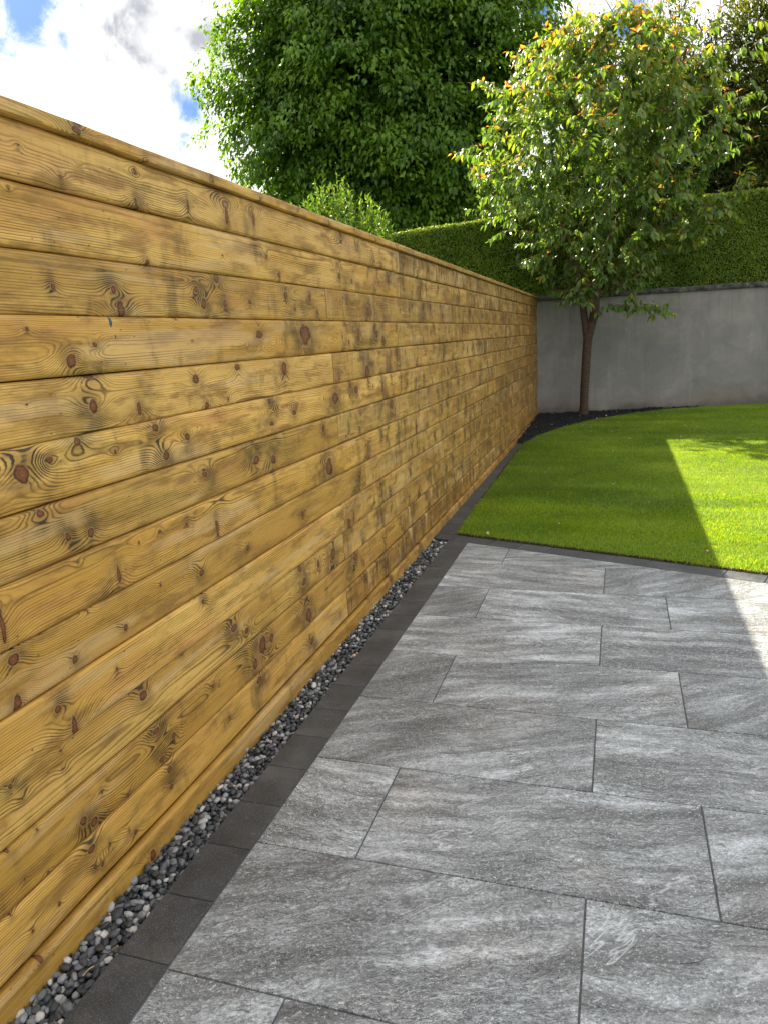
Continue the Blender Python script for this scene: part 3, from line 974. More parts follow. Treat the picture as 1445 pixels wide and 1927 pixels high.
g = np.random.default_rng(33)
top = sorted(pebs, key=lambda p: p[1] - 25 * (p[2] + 0.02))        # nearest and topmost first
near300, rest = top[:300], top[300:]
protos = []
for i in range(40):
    ax = np.array([g.uniform(1.0, 1.45), g.uniform(0.8, 1.05), g.uniform(0.62, 0.85)])
    ti = ptint(g)
    protos.append(build('pebble', rock(I2V, g, ax), I2F, PEB, None, True, {'tint': np.full(len(I2V), ti)}, link=False).data)
for i, (x, y, z, rad) in enumerate(near300):
    o = bpy.data.objects.new('pebble', protos[g.integers(40)])
    col.objects.link(o)
    o.parent = gravel_bed
    Rm = Matrix(rot_rand(g).tolist()).to_4x4()
    o.matrix_local = Matrix.Translation((x, y, z)) @ Rm @ Matrix.Scale(rad, 4)
VV, FF, TT = [], [], []
o_ = 0
for (x, y, z, rad) in rest:
    BV, BF = (I2V, I2F) if (y < 2.3 and z > -0.03) else (I1V, I1F)
    ax = np.array([g.uniform(1.0, 1.45), g.uniform(0.8, 1.05), g.uniform(0.62, 0.85)])
    v = rock(BV, g, ax) @ rot_rand(g).T * rad + np.array([x, y, z])
    VV.append(v); FF.append(BF + o_); o_ += len(BV); TT.append(np.full(len(BV), ptint(g)))
o = build('pebbles', np.concatenate(VV), np.concatenate(FF), PEB, gravel_bed, True, {'tint': np.concatenate(TT)})
o['kind'] = 'stuff'

# ------------------------------------------------------------------ lawn and mulch
me_pts = [(0.165, 12.62), (0.30, 13.40), (0.686, 14.45), (1.253, 15.55), (2.003, 16.40), (2.681, 16.86), (3.335, 17.16)]
lawn_poly = [(0.232, l1(0.232, BW + 0.004)), (7.4, l1(7.4, BW + 0.004)), (7.4, wally(7.4) + 0.02), (3.5, wally(3.5) + 0.02)] + me_pts[::-1] + [(0.20, 8.4)]


def lawn_z(x, y):
    return 0.010 + 0.010 * vnoise(x * 0.8, y * 0.8, 77, 2) + 0.05 * np.clip((y - 12) / 5, 0, 1)


def earcut_sheet(name, poly, zf, m, zb=-0.1, res=0.12):
    """a grid of quads inside the polygon with an outline skirt (bmesh triangulation of the outline, subdivided)"""
    import bmesh
    bm_ = bmesh.new()
    vs = [bm_.verts.new((p[0], p[1], 0)) for p in poly]
    f = bm_.faces.new(vs)
    bmesh.ops.triangulate(bm_, faces=[f])
    for _ in range(6):
        long = [e for e in bm_.edges if e.calc_length() > 0.45]
        if not long: break
        bmesh.ops.subdivide_edges(bm_, edges=long, cuts=1)
        bmesh.ops.triangulate(bm_, faces=[f for f in bm_.faces if len(f.verts) > 3])
    for v in bm_.verts:
        v.co.z = float(zf(np.array([v.co.x]), np.array([v.co.y]))[0])
    be = [e for e in bm_.edges if e.is_boundary]
    r = bmesh.ops.extrude_edge_only(bm_, edges=be)
    for el in r['geom']:
        if isinstance(el, bmesh.types.BMVert): el.co.z = zb
    bmesh.ops.recalc_face_normals(bm_, faces=bm_.faces)
    me = bpy.data.meshes.new(name)
    bm_.to_mesh(me); bm_.free()
    me.materials.append(m)
    o = bpy.data.objects.new(name, me)
    col.objects.link(o)
    return o


lawn = earcut_sheet('lawn', lawn_poly, lawn_z, TURF)
tag(lawn, 'turf base of the lawn curving round the planting bed', None, kind='structure')

mul_poly = [(0.0, 12.55), (0.17, 12.55)] + [(p[0] + 0.03, p[1] - 0.03) for p in me_pts] + [(3.42, wally(3.42) + 0.03), (0.0, WY + 0.03)]


def mul_z(x, y):
    return 0.03 + 0.02 * vnoise(x * 2.1, y * 2.1, 17, 3) + 0.045 * np.clip((y - 12.8) / 3, 0, 1)


mul = earcut_sheet('planting_bed', mul_poly, mul_z, MULCH)
tag(mul, 'dark soil of the curved planting bed in the corner', None, kind='structure')


def inst(TV, TF, pos, R, scale, tint):
    """copies of a template, arrays"""
    n, k = len(pos), len(TV)
    V = np.einsum('nij,kj->nki', R, TV) * scale[:, None, None] + pos[:, None, :]
    F = TF[None, :, :] + (np.arange(n) * k)[:, None, None]
    return V.reshape(-1, 3), F.reshape(-1, TF.shape[1]), np.repeat(tint, k)


def frames(d, up, g, jitter=0.0):
    """rotation matrices with y axis along d and z close to up"""
    d = d / np.linalg.norm(d, axis=1, keepdims=True)
    if jitter: up = up + g.normal(size=up.shape) * jitter
    x = np.cross(d, up); x /= (np.linalg.norm(x, axis=1, keepdims=True) + 1e-9)
    z = np.cross(x, d)
    return np.stack([x, d, z], -1)


# mulch chips
g = np.random.default_rng(8)
P = np.column_stack([g.uniform(0, 3.5, 9000), g.uniform(12.5, 17.3, 9000)])
P = P[in_poly(P, mul_poly)]
n = len(P)
z = mul_z(P[:, 0], P[:, 1]) + g.uniform(0.0, 0.02, n)
TV = np.array([(-.5, -1, 0), (.5, -.8, 0), (.4, 1, .1), (-.5, .9, -.1), (-.4, -.8, .5), (.4, -.7, .45), (.3, .8, .5), (-.4, .7, .4)])
TF = np.array([(4, 5, 6, 7), (0, 1, 5, 4), (1, 2, 6, 5), (2, 3, 7, 6), (3, 0, 4, 7)])
d = g.normal(size=(n, 3)); d[:, 2] *= 0.35
V, F, T = inst(TV, TF, np.column_stack([P, z]), frames(d, np.tile([0, 0, 1.], (n, 1)), g, .4), g.uniform(.010, .026, n), g.random(n))
o = build('mulch', V, F, MULCH, None)
tag(o, 'black bark mulch covering the planting bed round the young tree', 'mulch', kind='stuff')

# crumbs of soil along the cut edge of the turf
n = 2600
xe_ = g.uniform(0.22, 4.2, n)
oe = BW + np.abs(g.normal(size=n)) * 0.010 - 0.004
Pc = np.column_stack([xe_, l1(xe_, 0) + oe * NRM, g.uniform(0.001, 0.016, n)])
ye = g.uniform(6.7, 12.6, 1300)
Pd = np.column_stack([np.interp(ye, [q[0] for q in PX1], [q[1] for q in PX1]) + g.normal(size=1300) * .008, ye, g.uniform(0.001, .014, 1300)])
Pc = np.concatenate([Pc, Pd]); n = len(Pc)
d = g.normal(size=(n, 3))
V, F, T = inst(TV, TF, Pc, frames(d, np.tile([0, 0, 1.], (n, 1)), g, .6), g.uniform(.003, .009, n), g.random(n))
o = build('soil_crumbs', V, F, SOIL, None)
tag(o, 'brown crumbs of soil along the cut edge of the lawn', 'soil', kind='stuff')

# grass blades
g = np.random.default_rng(9)
cand = []
for (y0, y1, dens) in ((4.4, 7.2, 15000), (7.2, 9.5, 11000), (9.5, 12.5, 8000), (12.5, 18.2, 6000)):
    xm = 6.2
    n = int((y1 - y0) * xm * dens)
    Q = np.column_stack([g.uniform(0.05, xm + 0.05, n), g.uniform(y0, y1, n)])
    cand.append(Q)
Q = np.concatenate(cand)
jit = g.normal(size=Q.shape) * 0.012
Q = Q[in_poly(Q + jit, lawn_poly)]
# leave out what no view near this one could see
vis = Q[:, 0] < 2.6 + 0.245 * (Q[:, 1] - 5.0) + 1.3
Q = Q[vis]
n = len(Q)
dist = np.hypot(Q[:, 0] - 1.7, Q[:, 1])
h = g.uniform(0.016, 0.034, n) * (1 + 0.25 * vnoise(Q[:, 0] * 3, Q[:, 1] * 3, 5, 2))
wd = 0.0013 + 0.00017 * dist
lean = 0.5 + 0.35 * vnoise(Q[:, 0] * 1.1, Q[:, 1] * 1.1, 15, 2)
ang = 2 * math.pi * vnoise(Q[:, 0] * 0.5, Q[:, 1] * 2.4, 25, 2) + g.normal(size=n) * 1.1
az = g.uniform(0, 2 * math.pi, n)
z0 = lawn_z(Q[:, 0], Q[:, 1]) - 0.004
bx, by = np.cos(az) * wd, np.sin(az) * wd
lx, ly = np.cos(ang) * h * lean, np.sin(ang) * h * lean
Vb = np.empty((n, 5, 3))
Vb[:, 0] = np.column_stack([Q[:, 0] - bx, Q[:, 1] - by, z0])
Vb[:, 1] = np.column_stack([Q[:, 0] + bx, Q[:, 1] + by, z0])
Vb[:, 2] = np.column_stack([Q[:, 0] - bx * .8 + lx * .35, Q[:, 1] - by * .8 + ly * .35, z0 + h * .6])
Vb[:, 3] = np.column_stack([Q[:, 0] + bx * .8 + lx * .35, Q[:, 1] + by * .8 + ly * .35, z0 + h * .6])
Vb[:, 4] = np.column_stack([Q[:, 0] + lx, Q[:, 1] + ly, z0 + h])
idx = np.arange(n)[:, None] * 5
nearb = Q[:, 1] < 8.5
F4 = (idx + np.array([[0, 1, 3, 2]]))[nearb]
F3 = np.concatenate([(idx + np.array([[2, 3, 4]]))[nearb], (idx + np.array([[0, 1, 4]]))[~nearb]])
stripe = vnoise(Q[:, 0] * 0.35, Q[:, 1] * 2.2 + 0.25 * Q[:, 0], 45, 2)
tn = 0.42 + 0.26 * vnoise(Q[:, 0] * 1.3, Q[:, 1] * 1.3, 35, 3) + 0.20 * stripe + g.normal(size=n) * 0.17
tn = np.where(g.random(n) < 0.02, 1.0, np.clip(tn, 0, 0.86))
o = build('grass', Vb.reshape(-1, 3), [F4, F3], GRASSM, None, False, {'tint': np.repeat(tn, 5)})
tag(o, 'short freshly laid green grass, shaded beside the fence and bright in the sun', 'grass', kind='stuff')

# ------------------------------------------------------------------ garden wall
wall = empty('garden_wall', (0, WY, 0))
wall.rotation_euler = (0, 0, WA)
tag(wall, 'low grey rendered garden wall below the clipped hedge, with dark stone coping', 'wall')
WH = 2.50
L0, L1_ = -3.6, 9.0
nx_ = 90
xs = np.linspace(L0, L1_, nx_)
zs = np.linspace(-0.1, WH, 18)
X, Z = np.meshgrid(xs, zs, indexing='ij')
Yf = 0.008 * vnoise(X * 1.2, Z * 1.2, 3, 3)
Vf = np.stack([X, Yf, Z], -1).reshape(-1, 3)
i = np.arange(nx_ - 1)[:, None] * 18 + np.arange(17)[None]
Ff = np.stack([i, i + 18, i + 19, i + 1], -1).reshape(-1, 4)
nb = len(Vf)
Vf = np.concatenate([Vf, [(L0, .25, -.1), (L1_, .25, -.1), (L1_, .25, WH), (L0, .25, WH)]])
Fb = np.array([[nb, nb + 3, nb + 2, nb + 1]])
Ft = np.array([[17, (nx_ - 1) * 18 + 17, nb + 2, nb + 3]])
build('wall_face', Vf, [Ff, Fb, Ft], WALLM, wall, True)
x = L0
g = np.random.default_rng(12)
while x < L1_ - 0.1:
    e = x + g.uniform(0.75, 1.15)
    nseg = 12
    xs_ = np.linspace(x + 0.004, e - 0.004, nseg)
    prof = [(-0.045, 0.0), (-0.055, 0.03), (-0.05, 0.085), (-0.03, 0.105), (0.15, 0.115), (0.29, 0.09), (0.29, 0.0)]
    V = []
    for xv in xs_:
        for (py, pz) in prof:
            V.append((xv, py + g.normal() * 0.006, WH + 0.003 + pz + (g.normal() * 0.005 if pz > 0 else 0)))
    m_ = len(prof)
    F = [(a * m_ + b, a * m_ + (b + 1) % m_, (a + 1) * m_ + (b + 1) % m_, (a + 1) * m_ + b) for a in range(nseg - 1) for b in range(m_)]
    F = [f[::-1] for f in F]
    F += [tuple(range(m_)), tuple(reversed(range((nseg - 1) * m_, nseg * m_)))]
    build('coping_stone', V, F, COPE, wall)
    x = e

# ------------------------------------------------------------------ hedge
hedge = empty('clipped_hedge', (0, WY, 0))
hedge.rotation_euler = (0, 0, WA)
tag(hedge, 'long flat-topped clipped green hedge standing behind the grey wall', 'hedge')


def hedge_top(x): return np.interp(x, [-3.6, -2.9, -0.5, 2.0, 4.6, 9.0], [4.02, 4.14, 4.32, 4.40, 4.46, 4.6])


HY0, HD = 0.30, 1.1
g = np.random.default_rng(21)
# body: dense inner mass
nx_, nz_, nt_ = 150, 26, 14
prof = [(0.06, 1.5 + (k / (nz_ - 1))) for k in range(nz_)]
V = []
xs = np.linspace(L0, L1_, nx_)
par = []
for k in range(nz_): par.append((0.0, k / (nz_ - 1)))
for k in range(1, nt_): par.append((k / (nt_ - 1), 1.0))
for k in range(1, nz_): par.append((1.0, 1 - k / (nz_ - 1)))
par = np.array(par)
m_ = len(par)
X = np.repeat(xs, m_)
a = np.tile(par[:, 0], nx_); b = np.tile(par[:, 1], nx_)
Zt = hedge_top(X) - 0.05
Y = HY0 + 0.05 + a * (HD - 0.1) + 0.035 * vnoise(X * 2.2, b * 6, 61, 3) * (a < .5)
Z = 0.2 + b * (Zt - 0.2) + 0.03 * vnoise(X * 2.0, a * 3 + 4, 62, 3) * (b > .95)
rim = np.minimum(np.minimum(a, 1 - a) * HD, 1) 
i = np.arange(nx_ - 1)[:, None] * m_ + np.arange(m_ - 1)[None]
F = np.stack([i, i + m_, i + m_ + 1, i + 1], -1).reshape(-1, 4)
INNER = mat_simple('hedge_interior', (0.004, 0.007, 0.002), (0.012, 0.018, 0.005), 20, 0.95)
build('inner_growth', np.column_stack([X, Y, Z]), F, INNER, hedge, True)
# leaves: front, top
LT = np.array([(-.28, 0, 0), (0, -.5, 0), (.28, 0, .03), (0, .5, 0)])
LTF = np.array([(1, 2, 3, 0)])
nf, nt2 = 120000, 36000
xf = g.uniform(L0, 7.2, nf); bf = g.uniform(0.0, 1, nf) ** 0.85
zf = 2.45 + bf * (hedge_top(xf) - 2.45)
lump = 0.05 * vnoise(xf * 2.2, zf * 3, 61, 3)
yf = HY0 + lump + np.abs(g.normal(size=nf)) * 0.03 - 0.01
# rounded shoulder
sh = np.clip((zf - (hedge_top(xf) - 0.10)) / 0.10, 0, 1)
yf = yf + sh ** 2 * 0.07
df = g.normal(size=(nf, 3)) * 0.8 + np.array([0, -0.5, 0.55])
uf = np.tile([0, -1., 0.25], (nf, 1))
Vf, Ff, Tf = inst(LT, LTF, np.column_stack([xf, yf, zf]), frames(df, uf, g, .7), g.uniform(.026, .048, nf),
                  np.clip(0.42 + 0.25 * vnoise(xf * 1.6, zf * 1.6, 63, 3) + 0.16 * g.normal(size=nf) + 0.10 * (xf > 3.3), 0, 1))  # right end lighter: light falling there put into the leaf tint
xt = g.uniform(L0, 7.2, nt2); yt = g.uniform(0, HD, nt2)
zt = hedge_top(xt) + 0.03 * vnoise(xt * 2, yt * 3 + 4, 62, 3) + g.normal(size=nt2) * 0.015
dt = g.normal(size=(nt2, 3)) * .7 + np.array([0, 0, .5])
Vt, Ft, Tt = inst(LT, LTF, np.column_stack([xt, yt + HY0, zt]), frames(dt, np.tile([0, 0, 1.], (nt2, 1)), g, .7), g.uniform(.028, .05, nt2), np.clip(g.normal(size=nt2) * .2 + .6, 0, 1))
o = build('foliage', np.concatenate([Vf, Vt]), np.concatenate([Ff, Ft + len(Vf)]), HEDGEL, hedge, False, {'tint': np.concatenate([Tf, Tt])})
o['kind'] = 'stuff'


# ------------------------------------------------------------------ trees
def tube(P, R, sides=7):
    P = np.asarray(P, float); n = len(P)
    V = []
    tan = np.gradient(P, axis=0)
    tan /= (np.linalg.norm(tan, axis=1, keepdims=True) + 1e-9)
    up = np.array([0.31, 0.77, 0.2])
    for k in range(n):
        a = np.cross(tan[k], up); a /= (np.linalg.norm(a) + 1e-9)
        b = np.cross(tan[k], a)
        for s_ in range(sides):
            th = 2 * math.pi * s_ / sides
            V.append(P[k] + R[k] * (math.cos(th) * a + math.sin(th) * b))
    i = np.arange(n - 1)[:, None] * sides
    j = np.arange(sides)[None]
    F = np.stack([i + j, i + (j + 1) % sides, i + sides + (j + 1) % sides, i + sides + j], -1).reshape(-1, 4)
    return np.array(V), F


class Skel:
    """branch skeleton: nodes with parents; targets are joined to the nearest fitting node"""
    def __init__(s, g, step=0.25, wob=0.03, sag=0.0):
        s.g, s.step, s.wob = g, step, wob
        s.P, s.par = [], []
        s.tips = []

    def chain(s, pts, parent=-1):
        for p in pts:
            s.P.append(np.array(p, float)); s.par.append(parent); parent = len(s.P) - 1
        return parent

    def grow(s, targets, root, minid=0, bias=0.6):
        for tg in targets:
            A = np.array(s.P)
            d = np.linalg.norm(A - tg, axis=1)
            # prefer nodes that lie between root and target (branches run outwards)
            back = np.linalg.norm(A - root, axis=1)
            cost = d + bias * np.maximum(0, back + d - np.linalg.norm(tg - root)) * 1.0
            cost[:minid] += 50
            cost = cost + 0.6 * np.maximum(0, A[:, 2] - tg[2])
            k = int(np.argmin(cost))
            p0 = s.P[k]; L = np.linalg.norm(tg - p0)
            m = max(1, int(L / s.step))
            # leave the parent in its own direction for a while
            pd = p0 - s.P[s.par[k]] if s.par[k] >= 0 else np.array([0, 0, 1.])
            pd = pd / (np.linalg.norm(pd) + 1e-9)
            ctrl = p0 + pd * L * 0.35
            par = k
            for q in range(1, m + 1):
                t_ = q / m
                pt = (1 - t_) ** 2 * p0 + 2 * t_ * (1 - t_) * ctrl + t_ ** 2 * tg
                if q < m: pt = pt + s.g.normal(size=3) * s.wob
                s.P.append(pt); s.par.append(par); par = len(s.P) - 1
            s.tips.append(par)

    def radii(s, tip=0.004, ex=2.4):
        n = len(s.P)
        acc = np.zeros(n)
        haschild = np.zeros(n, bool)
        for i in range(n):
            if s.par[i] >= 0: haschild[s.par[i]] = True
        for i in range(n - 1, -1, -1):
            if not haschild[i]: acc[i] = tip ** ex
            if s.par[i] >= 0: acc[s.par[i]] += acc[i] * 1.0
        return acc ** (1 / ex)

    def mesh(s, R, keep=None, rmin=0.0, big=0.03):
        n = len(s.P)
        ch = [[] for _ in range(n)]
        for i in range(n):
            if s.par[i] >= 0: ch[s.par[i]].append(i)
        VV, FF, off = [], [], 0
        start = [i for i in range(n) if s.par[i] < 0]
        stack = [(i, None) for i in start]
        while stack:
            i, prev = stack.pop()
            path = [] if prev is None else [prev]
            k = i
            while True:
                path.append(k)
                if not ch[k]: break
                c = sorted(ch[k], key=lambda q: -R[q])
                for q in c[1:]: stack.append((q, k))
                k = c[0]
            if len(path) < 2: continue
            P = np.array([s.P[q] for q in path]); rd = np.array([R[q] for q in path])
            if prev is not None: rd[0] = min(rd[0], rd[1] * 1.15)
            if rd.max() < rmin: continue
            v, f = tube(P, rd, 8 if rd.max() > big else (5 if rd.max() > 0.008 else 3))
            VV.append(v); FF.append(f + off); off += len(v)
        return np.concatenate(VV), np.concatenate(FF)


LEAF8_V = np.array([(0, 0, 0), (0, .34, .03), (0, .70, .0), (0, 1.0, -.12),
                    (-.20, .22, .06), (-.25, .52, .07), (.20, .22, .06), (.25, .52, .07)])
LEAF8_F = np.array([(0, 1, 4), (1, 5, 4), (1, 2, 5), (2, 3, 5), (0, 6, 1), (1, 6, 7), (1, 7, 2), (2, 7, 3)])
LEAF4_V = np.array([(0, 0, 0), (0, .5, 0), (0, 1, -.10), (-.27, .42, .09), (.27, .42, .09)])
LEAF4_F = np.array([(0, 1, 3), (1, 2, 3), (0, 4, 1), (1, 4, 2)])
NARR_V = LEAF4_V * np.array([.55, 1, 1])

# ---- young cherry on the lawn corner
g = np.random.default_rng(51)
TY = 16.0
cherry = empty('young_tree', (0.97, TY, 0.06))
tag(cherry, 'young cherry tree with forked trunk and orange-tipped leaves in the corner bed', 'tree')
O3 = np.array([0.97, TY, 0.06])
sk = Skel(g, 0.22, 0.018)


def P3(x, y, Y=TY): v = px_on_y(x, y, Y); return np.array([v.x, v.y, v.z])


trunkpts = [P3(1097, 790), P3(1098, 760), P3(1099, 730), P3(1101, 700), P3(1103, 665), P3(1105, 638)]
trunkpts[0][2] = 0.0
last = sk.chain(trunkpts)
lf = sk.chain([P3(1101, 615), P3(1098, 590, TY + .03), P3(1094, 560, TY + .05), P3(1088, 525, TY + .1), P3(1082, 490, TY + .1)], last)
rt = sk.chain([P3(1112, 612), P3(1119, 580), P3(1122, 550), P3(1127, 515), P3(1132, 480)], last)
md = sk.chain([P3(1118, 590, TY - .12), P3(1113, 560, TY - .2), P3(1110, 530, TY - .25)], last + 5 + 1)
minid = last + 3


def crown_r(z): return np.interp(z, [2.3, 2.7, 3.2, 4.0, 5.0, 6.0, 6.6, 7.0, 7.5], [0.35, 0.80, 1.25, 1.85, 2.30, 2.38, 2.15, 1.75, 0.7])


CX = lambda z: 1.20 + 0.07 * (z - 3)
main = []
for k in range(17):
    z = g.uniform(4.2, 6.9); th = 2 * math.pi * (k * 0.618) + g.uniform(-.2, .2); r = crown_r(z) * g.uniform(.45, .8)
    main.append(np.array([CX(z) + r * math.cos(th), TY + 0.85 * r * math.sin(th), z]))
main.sort(key=lambda q: np.linalg.norm(q - sk.P[last]))
sk.grow(main, sk.P[last], minid, 0.9)
tg = []
while len(tg) < 700:
    z = 2.5 + 4.9 * g.random() ** 0.85
    rf = g.random() ** 0.42
    th = g.uniform(0, 2 * math.pi)
    R_ = crown_r(z) * (0.90 + 0.16 * math.sin(3 * th + z * 1.7) + 0.10 * g.normal())
    if z < 3.6 and g.random() < 0.45: continue
    if rf < 0.35: continue
    tg.append(np.array([CX(z) + R_ * rf * math.cos(th), TY + 0.85 * R_ * rf * math.sin(th), z]))
# the long low boughs on the right, the low twig across the wall
for (x, y, Y) in ((1415, 345, TY - .3), (1395, 362, TY - .2), (1370, 380, TY - .3), (1350, 372, TY - .1), (1330, 400, TY - .3), (1345, 425, TY - .2), (1300, 430, TY - .3), (1310, 395, TY),
                  (1290, 460, TY - .2), (1330, 445, TY), (1255, 592, TY - .5), (1235, 580, TY - .5), (1210, 578, TY - .5), (1240, 500, TY - .5), (1215, 520, TY - .6), (1190, 545, TY - .5),
                  (900, 275, TY), (893, 345, TY), (1040, 570, TY - .4), (1085, 560, TY - .4), (1100, 545, TY - .5), (1010, 510, TY - .3), (1020, 480, TY - .4)):
    tg.append(P3(x, y, Y))
tg.sort(key=lambda q: np.linalg.norm(q - sk.P[last]))
sk.grow(tg, sk.P[last], minid, 0.55)
R = sk.radii(0.0042, 2.35)
R = R * 1.0
R[:last + 1] = np.interp(np.arange(last + 1), [0, 1, last], [0.115, 0.094, 0.098])
R[last + 1:last + 6] = np.linspace(0.078, 0.055, 5)
R[last + 6:last + 11] = np.linspace(0.095, 0.065, 5)
R[last + 11:last + 14] = np.linspace(0.055, 0.04, 3)
R = np.minimum(R, 0.15)
for i_ in range(last + 14, len(R)): R[i_] = min(R[i_], 0.040)
tv, tf = sk.mesh(R)
# split: trunk (stems) and branches
stem = Skel(g); stem.P = sk.P[:last + 14]; stem.par = sk.par[:last + 14]
sv, sf = stem.mesh(R[:last + 14])
build('trunk', sv - O3, sf, BARKC, cherry, True)
sk2 = Skel(g); sk2.P, sk2.par = sk.P, list(sk.par)
keep = np.ones(len(sk.P), bool)
R2 = R.copy(); R2[:last + 14] *= 0.6
bv, bf = sk.mesh(R2, big=0.012)
build('branches', bv - O3, bf, TWIGM, cherry, True)['kind'] = 'stuff'

pos, dirs, ups, scl, tint = [], [], [], [], []
for tip in sk.tips:
    k = tip; run = 0.0; path = []
    while sk.par[k] >= 0 and run < 0.95 and R[k] < 0.022:
        a, b = sk.P[k], sk.P[sk.par[k]]
        run += np.linalg.norm(a - b)
        path.append((a, b)); k = sk.par[k]
    if not path: continue
    outw = sk.P[tip] - sk.P[last]; topness = (sk.P[tip][2] - 5.4) / 2.2
    rel = np.array([(sk.P[tip][0] - CX(sk.P[tip][2])), (sk.P[tip][1] - TY)])
    shell = np.linalg.norm(rel) / max(0.4, crown_r(sk.P[tip][2]))
    young = g.random() < np.clip(0.10 + 0.8 * topness + 0.35 * (shell - .75) * (rel[0] < 0.4), 0.02, 0.9)
    side = 1
    if sk.P[tip][2] < 4.2 and shell < 0.75 and g.random() < 0.5: continue
    for si, (a, b) in enumerate(path):
        L = np.linalg.norm(a - b); m = max(3, int(L / 0.038))
        ax = (a - b) / (L + 1e-9)
        for q in range(m):
            if si > 1 and g.random() < 0.25: continue
            t_ = q / m; p = a * (1 - t_) + b * t_
            side = -side
            sd_ = np.cross(ax, [0, 0, 1]); sd_ /= (np.linalg.norm(sd_) + 1e-9)
            d_ = ax * 0.45 + sd_ * side * g.uniform(.3, .9) + np.array([0, 0, -g.uniform(.5, 1.6)]) + g.normal(size=3) * .22
            first = (si == 0 and q < 3)
            if first: d_ = ax * 0.9 + sd_ * side * .5 + np.array([0, 0, .15]) + g.normal(size=3) * .3
            d_ /= np.linalg.norm(d_)
            pos.append(p + d_ * 0.02); dirs.append(d_)
            ups.append(np.array([0, 0, 1.]) + g.normal(size=3) * .45 + d_ * .2)
            s_ = g.uniform(0.105, 0.175) * (0.62 if first else 1)
            scl.append(s_)
            if young and first: tint.append(g.uniform(.82, 1.0))
            elif young and si == 0 and g.random() < .35: tint.append(g.uniform(.58, .85))
            else: tint.append(np.clip(g.normal(.32, .16) + 0.14 * max(topness, 0), 0, .66))
BOUGH = [(1405, 345, TY - .3), (1385, 358, TY - .3), (1360, 378, TY - .3), (1345, 395, TY - .3), (1325, 400, TY - .3), (1340, 425, TY - .2), (1305, 430, TY - .3),
         (1280, 450, TY - .3), (1320, 445, TY - .2), (1245, 585, TY - .5), (1225, 580, TY - .5), (1205, 577, TY - .5), (1010, 500, TY - .4), (1020, 480, TY - .4), (1095, 555, TY - .5), (1100, 540, TY - .5), (900, 330, TY), (890, 280, TY)]
# short side sprigs that fill the crown evenly
SV, SF, so_ = [], [], 0
nsp = 0
while nsp < 1050:
    z = 2.75 + 4.65 * g.random() ** 0.80
    rf = g.random() ** 0.40; th = g.uniform(0, 2 * math.pi)
    R_ = crown_r(z) * (0.97 + 0.14 * math.sin(3 * th + z * 2.3) + 0.11 * g.normal())
    if z < 4.8 and rf < 0.8 and g.random() < 0.6: continue
    if z < 3.9 and g.random() < 0.55: continue
    p0 = np.array([CX(z) + R_ * rf * math.cos(th), TY + 0.85 * R_ * rf * math.sin(th), z])
    cn = vnoise(np.array([p0[0] * 1.5 + 9]), np.array([p0[2] * 1.5 + p0[1] * 0.9]), 404, 2)[0]
    if cn < -0.02 and g.random() < 0.85: continue
    nsp += 1
    od = np.array([math.cos(th), .85 * math.sin(th), g.uniform(-.2, .9)]) + g.normal(size=3) * .4; od /= np.linalg.norm(od)
    Ls = g.uniform(.22, .42)
    if nsp <= len(BOUGH) * 3:
        bq = BOUGH[(nsp - 1) // 3]; p0 = P3(bq[0] + g.normal() * 10, bq[1] + g.normal() * 8, bq[2])
    pts = [p0 + od * Ls * q + np.array([0, 0, -.10 * q * q]) for q in (0, .33, .66, 1.0)]
    v, f = tube(pts, [.005, .004, .003, .0015], 3)
    SV.append(v); SF.append(f + so_); so_ += len(v)
    topness = (z - 5.2) / 2.2; left = (p0[0] - CX(z)) < 0.3
    young = rf > .6 and g.random() < np.clip(0.04 + 0.85 * topness + (0.35 if left and rf > .8 else 0), 0.02, 0.9)
    side = 1
    for q in np.linspace(0.05, 1, int(Ls / 0.036)):
        side = -side
        k = q * 3; i0 = min(2, int(k)); p = pts[i0] * (1 - (k - i0)) + pts[i0 + 1] * (k - i0)
        sd_ = np.cross(od, [0, 0, 1.]); sd_ /= (np.linalg.norm(sd_) + 1e-9)
        first = q > 0.82
        d_ = od * .5 + sd_ * side * g.uniform(.3, .9) + np.array([0, 0, (0.0 if first else -g.uniform(.5, 1.6))]) + g.normal(size=3) * .2
        d_ /= np.linalg.norm(d_)
        pos.append(p); dirs.append(d_); ups.append(np.array([0, 0, 1.]) + g.normal(size=3) * .4)
        scl.append(g.uniform(.12, .19) * (.7 if first else 1))
        if young and first: tint.append(g.uniform(.80, .98))
        elif young: tint.append(g.uniform(.35, .68))
        else: tint.append(np.clip(g.normal(.38, .15) + 0.12 * max(topness, 0), 0, .68))
o = build('twigs', np.concatenate(SV) - O3, np.concatenate(SF), TWIGM, cherry, True); o['kind'] = 'stuff'
pos = np.array(pos); dirs = np.array(dirs); n = len(pos)
print('cherry leaves', n, 'nodes', len(sk.P))
Rf = frames(dirs, np.array(ups), g)
V, F, T = inst(LEAF8_V * np.array([0.86, 1.08, 1]), LEAF8_F, pos - O3, Rf, np.array(scl), np.array(tint))
build('crown', V, F, CHERRY, cherry, False, {'tint': T})['kind'] = 'stuff'


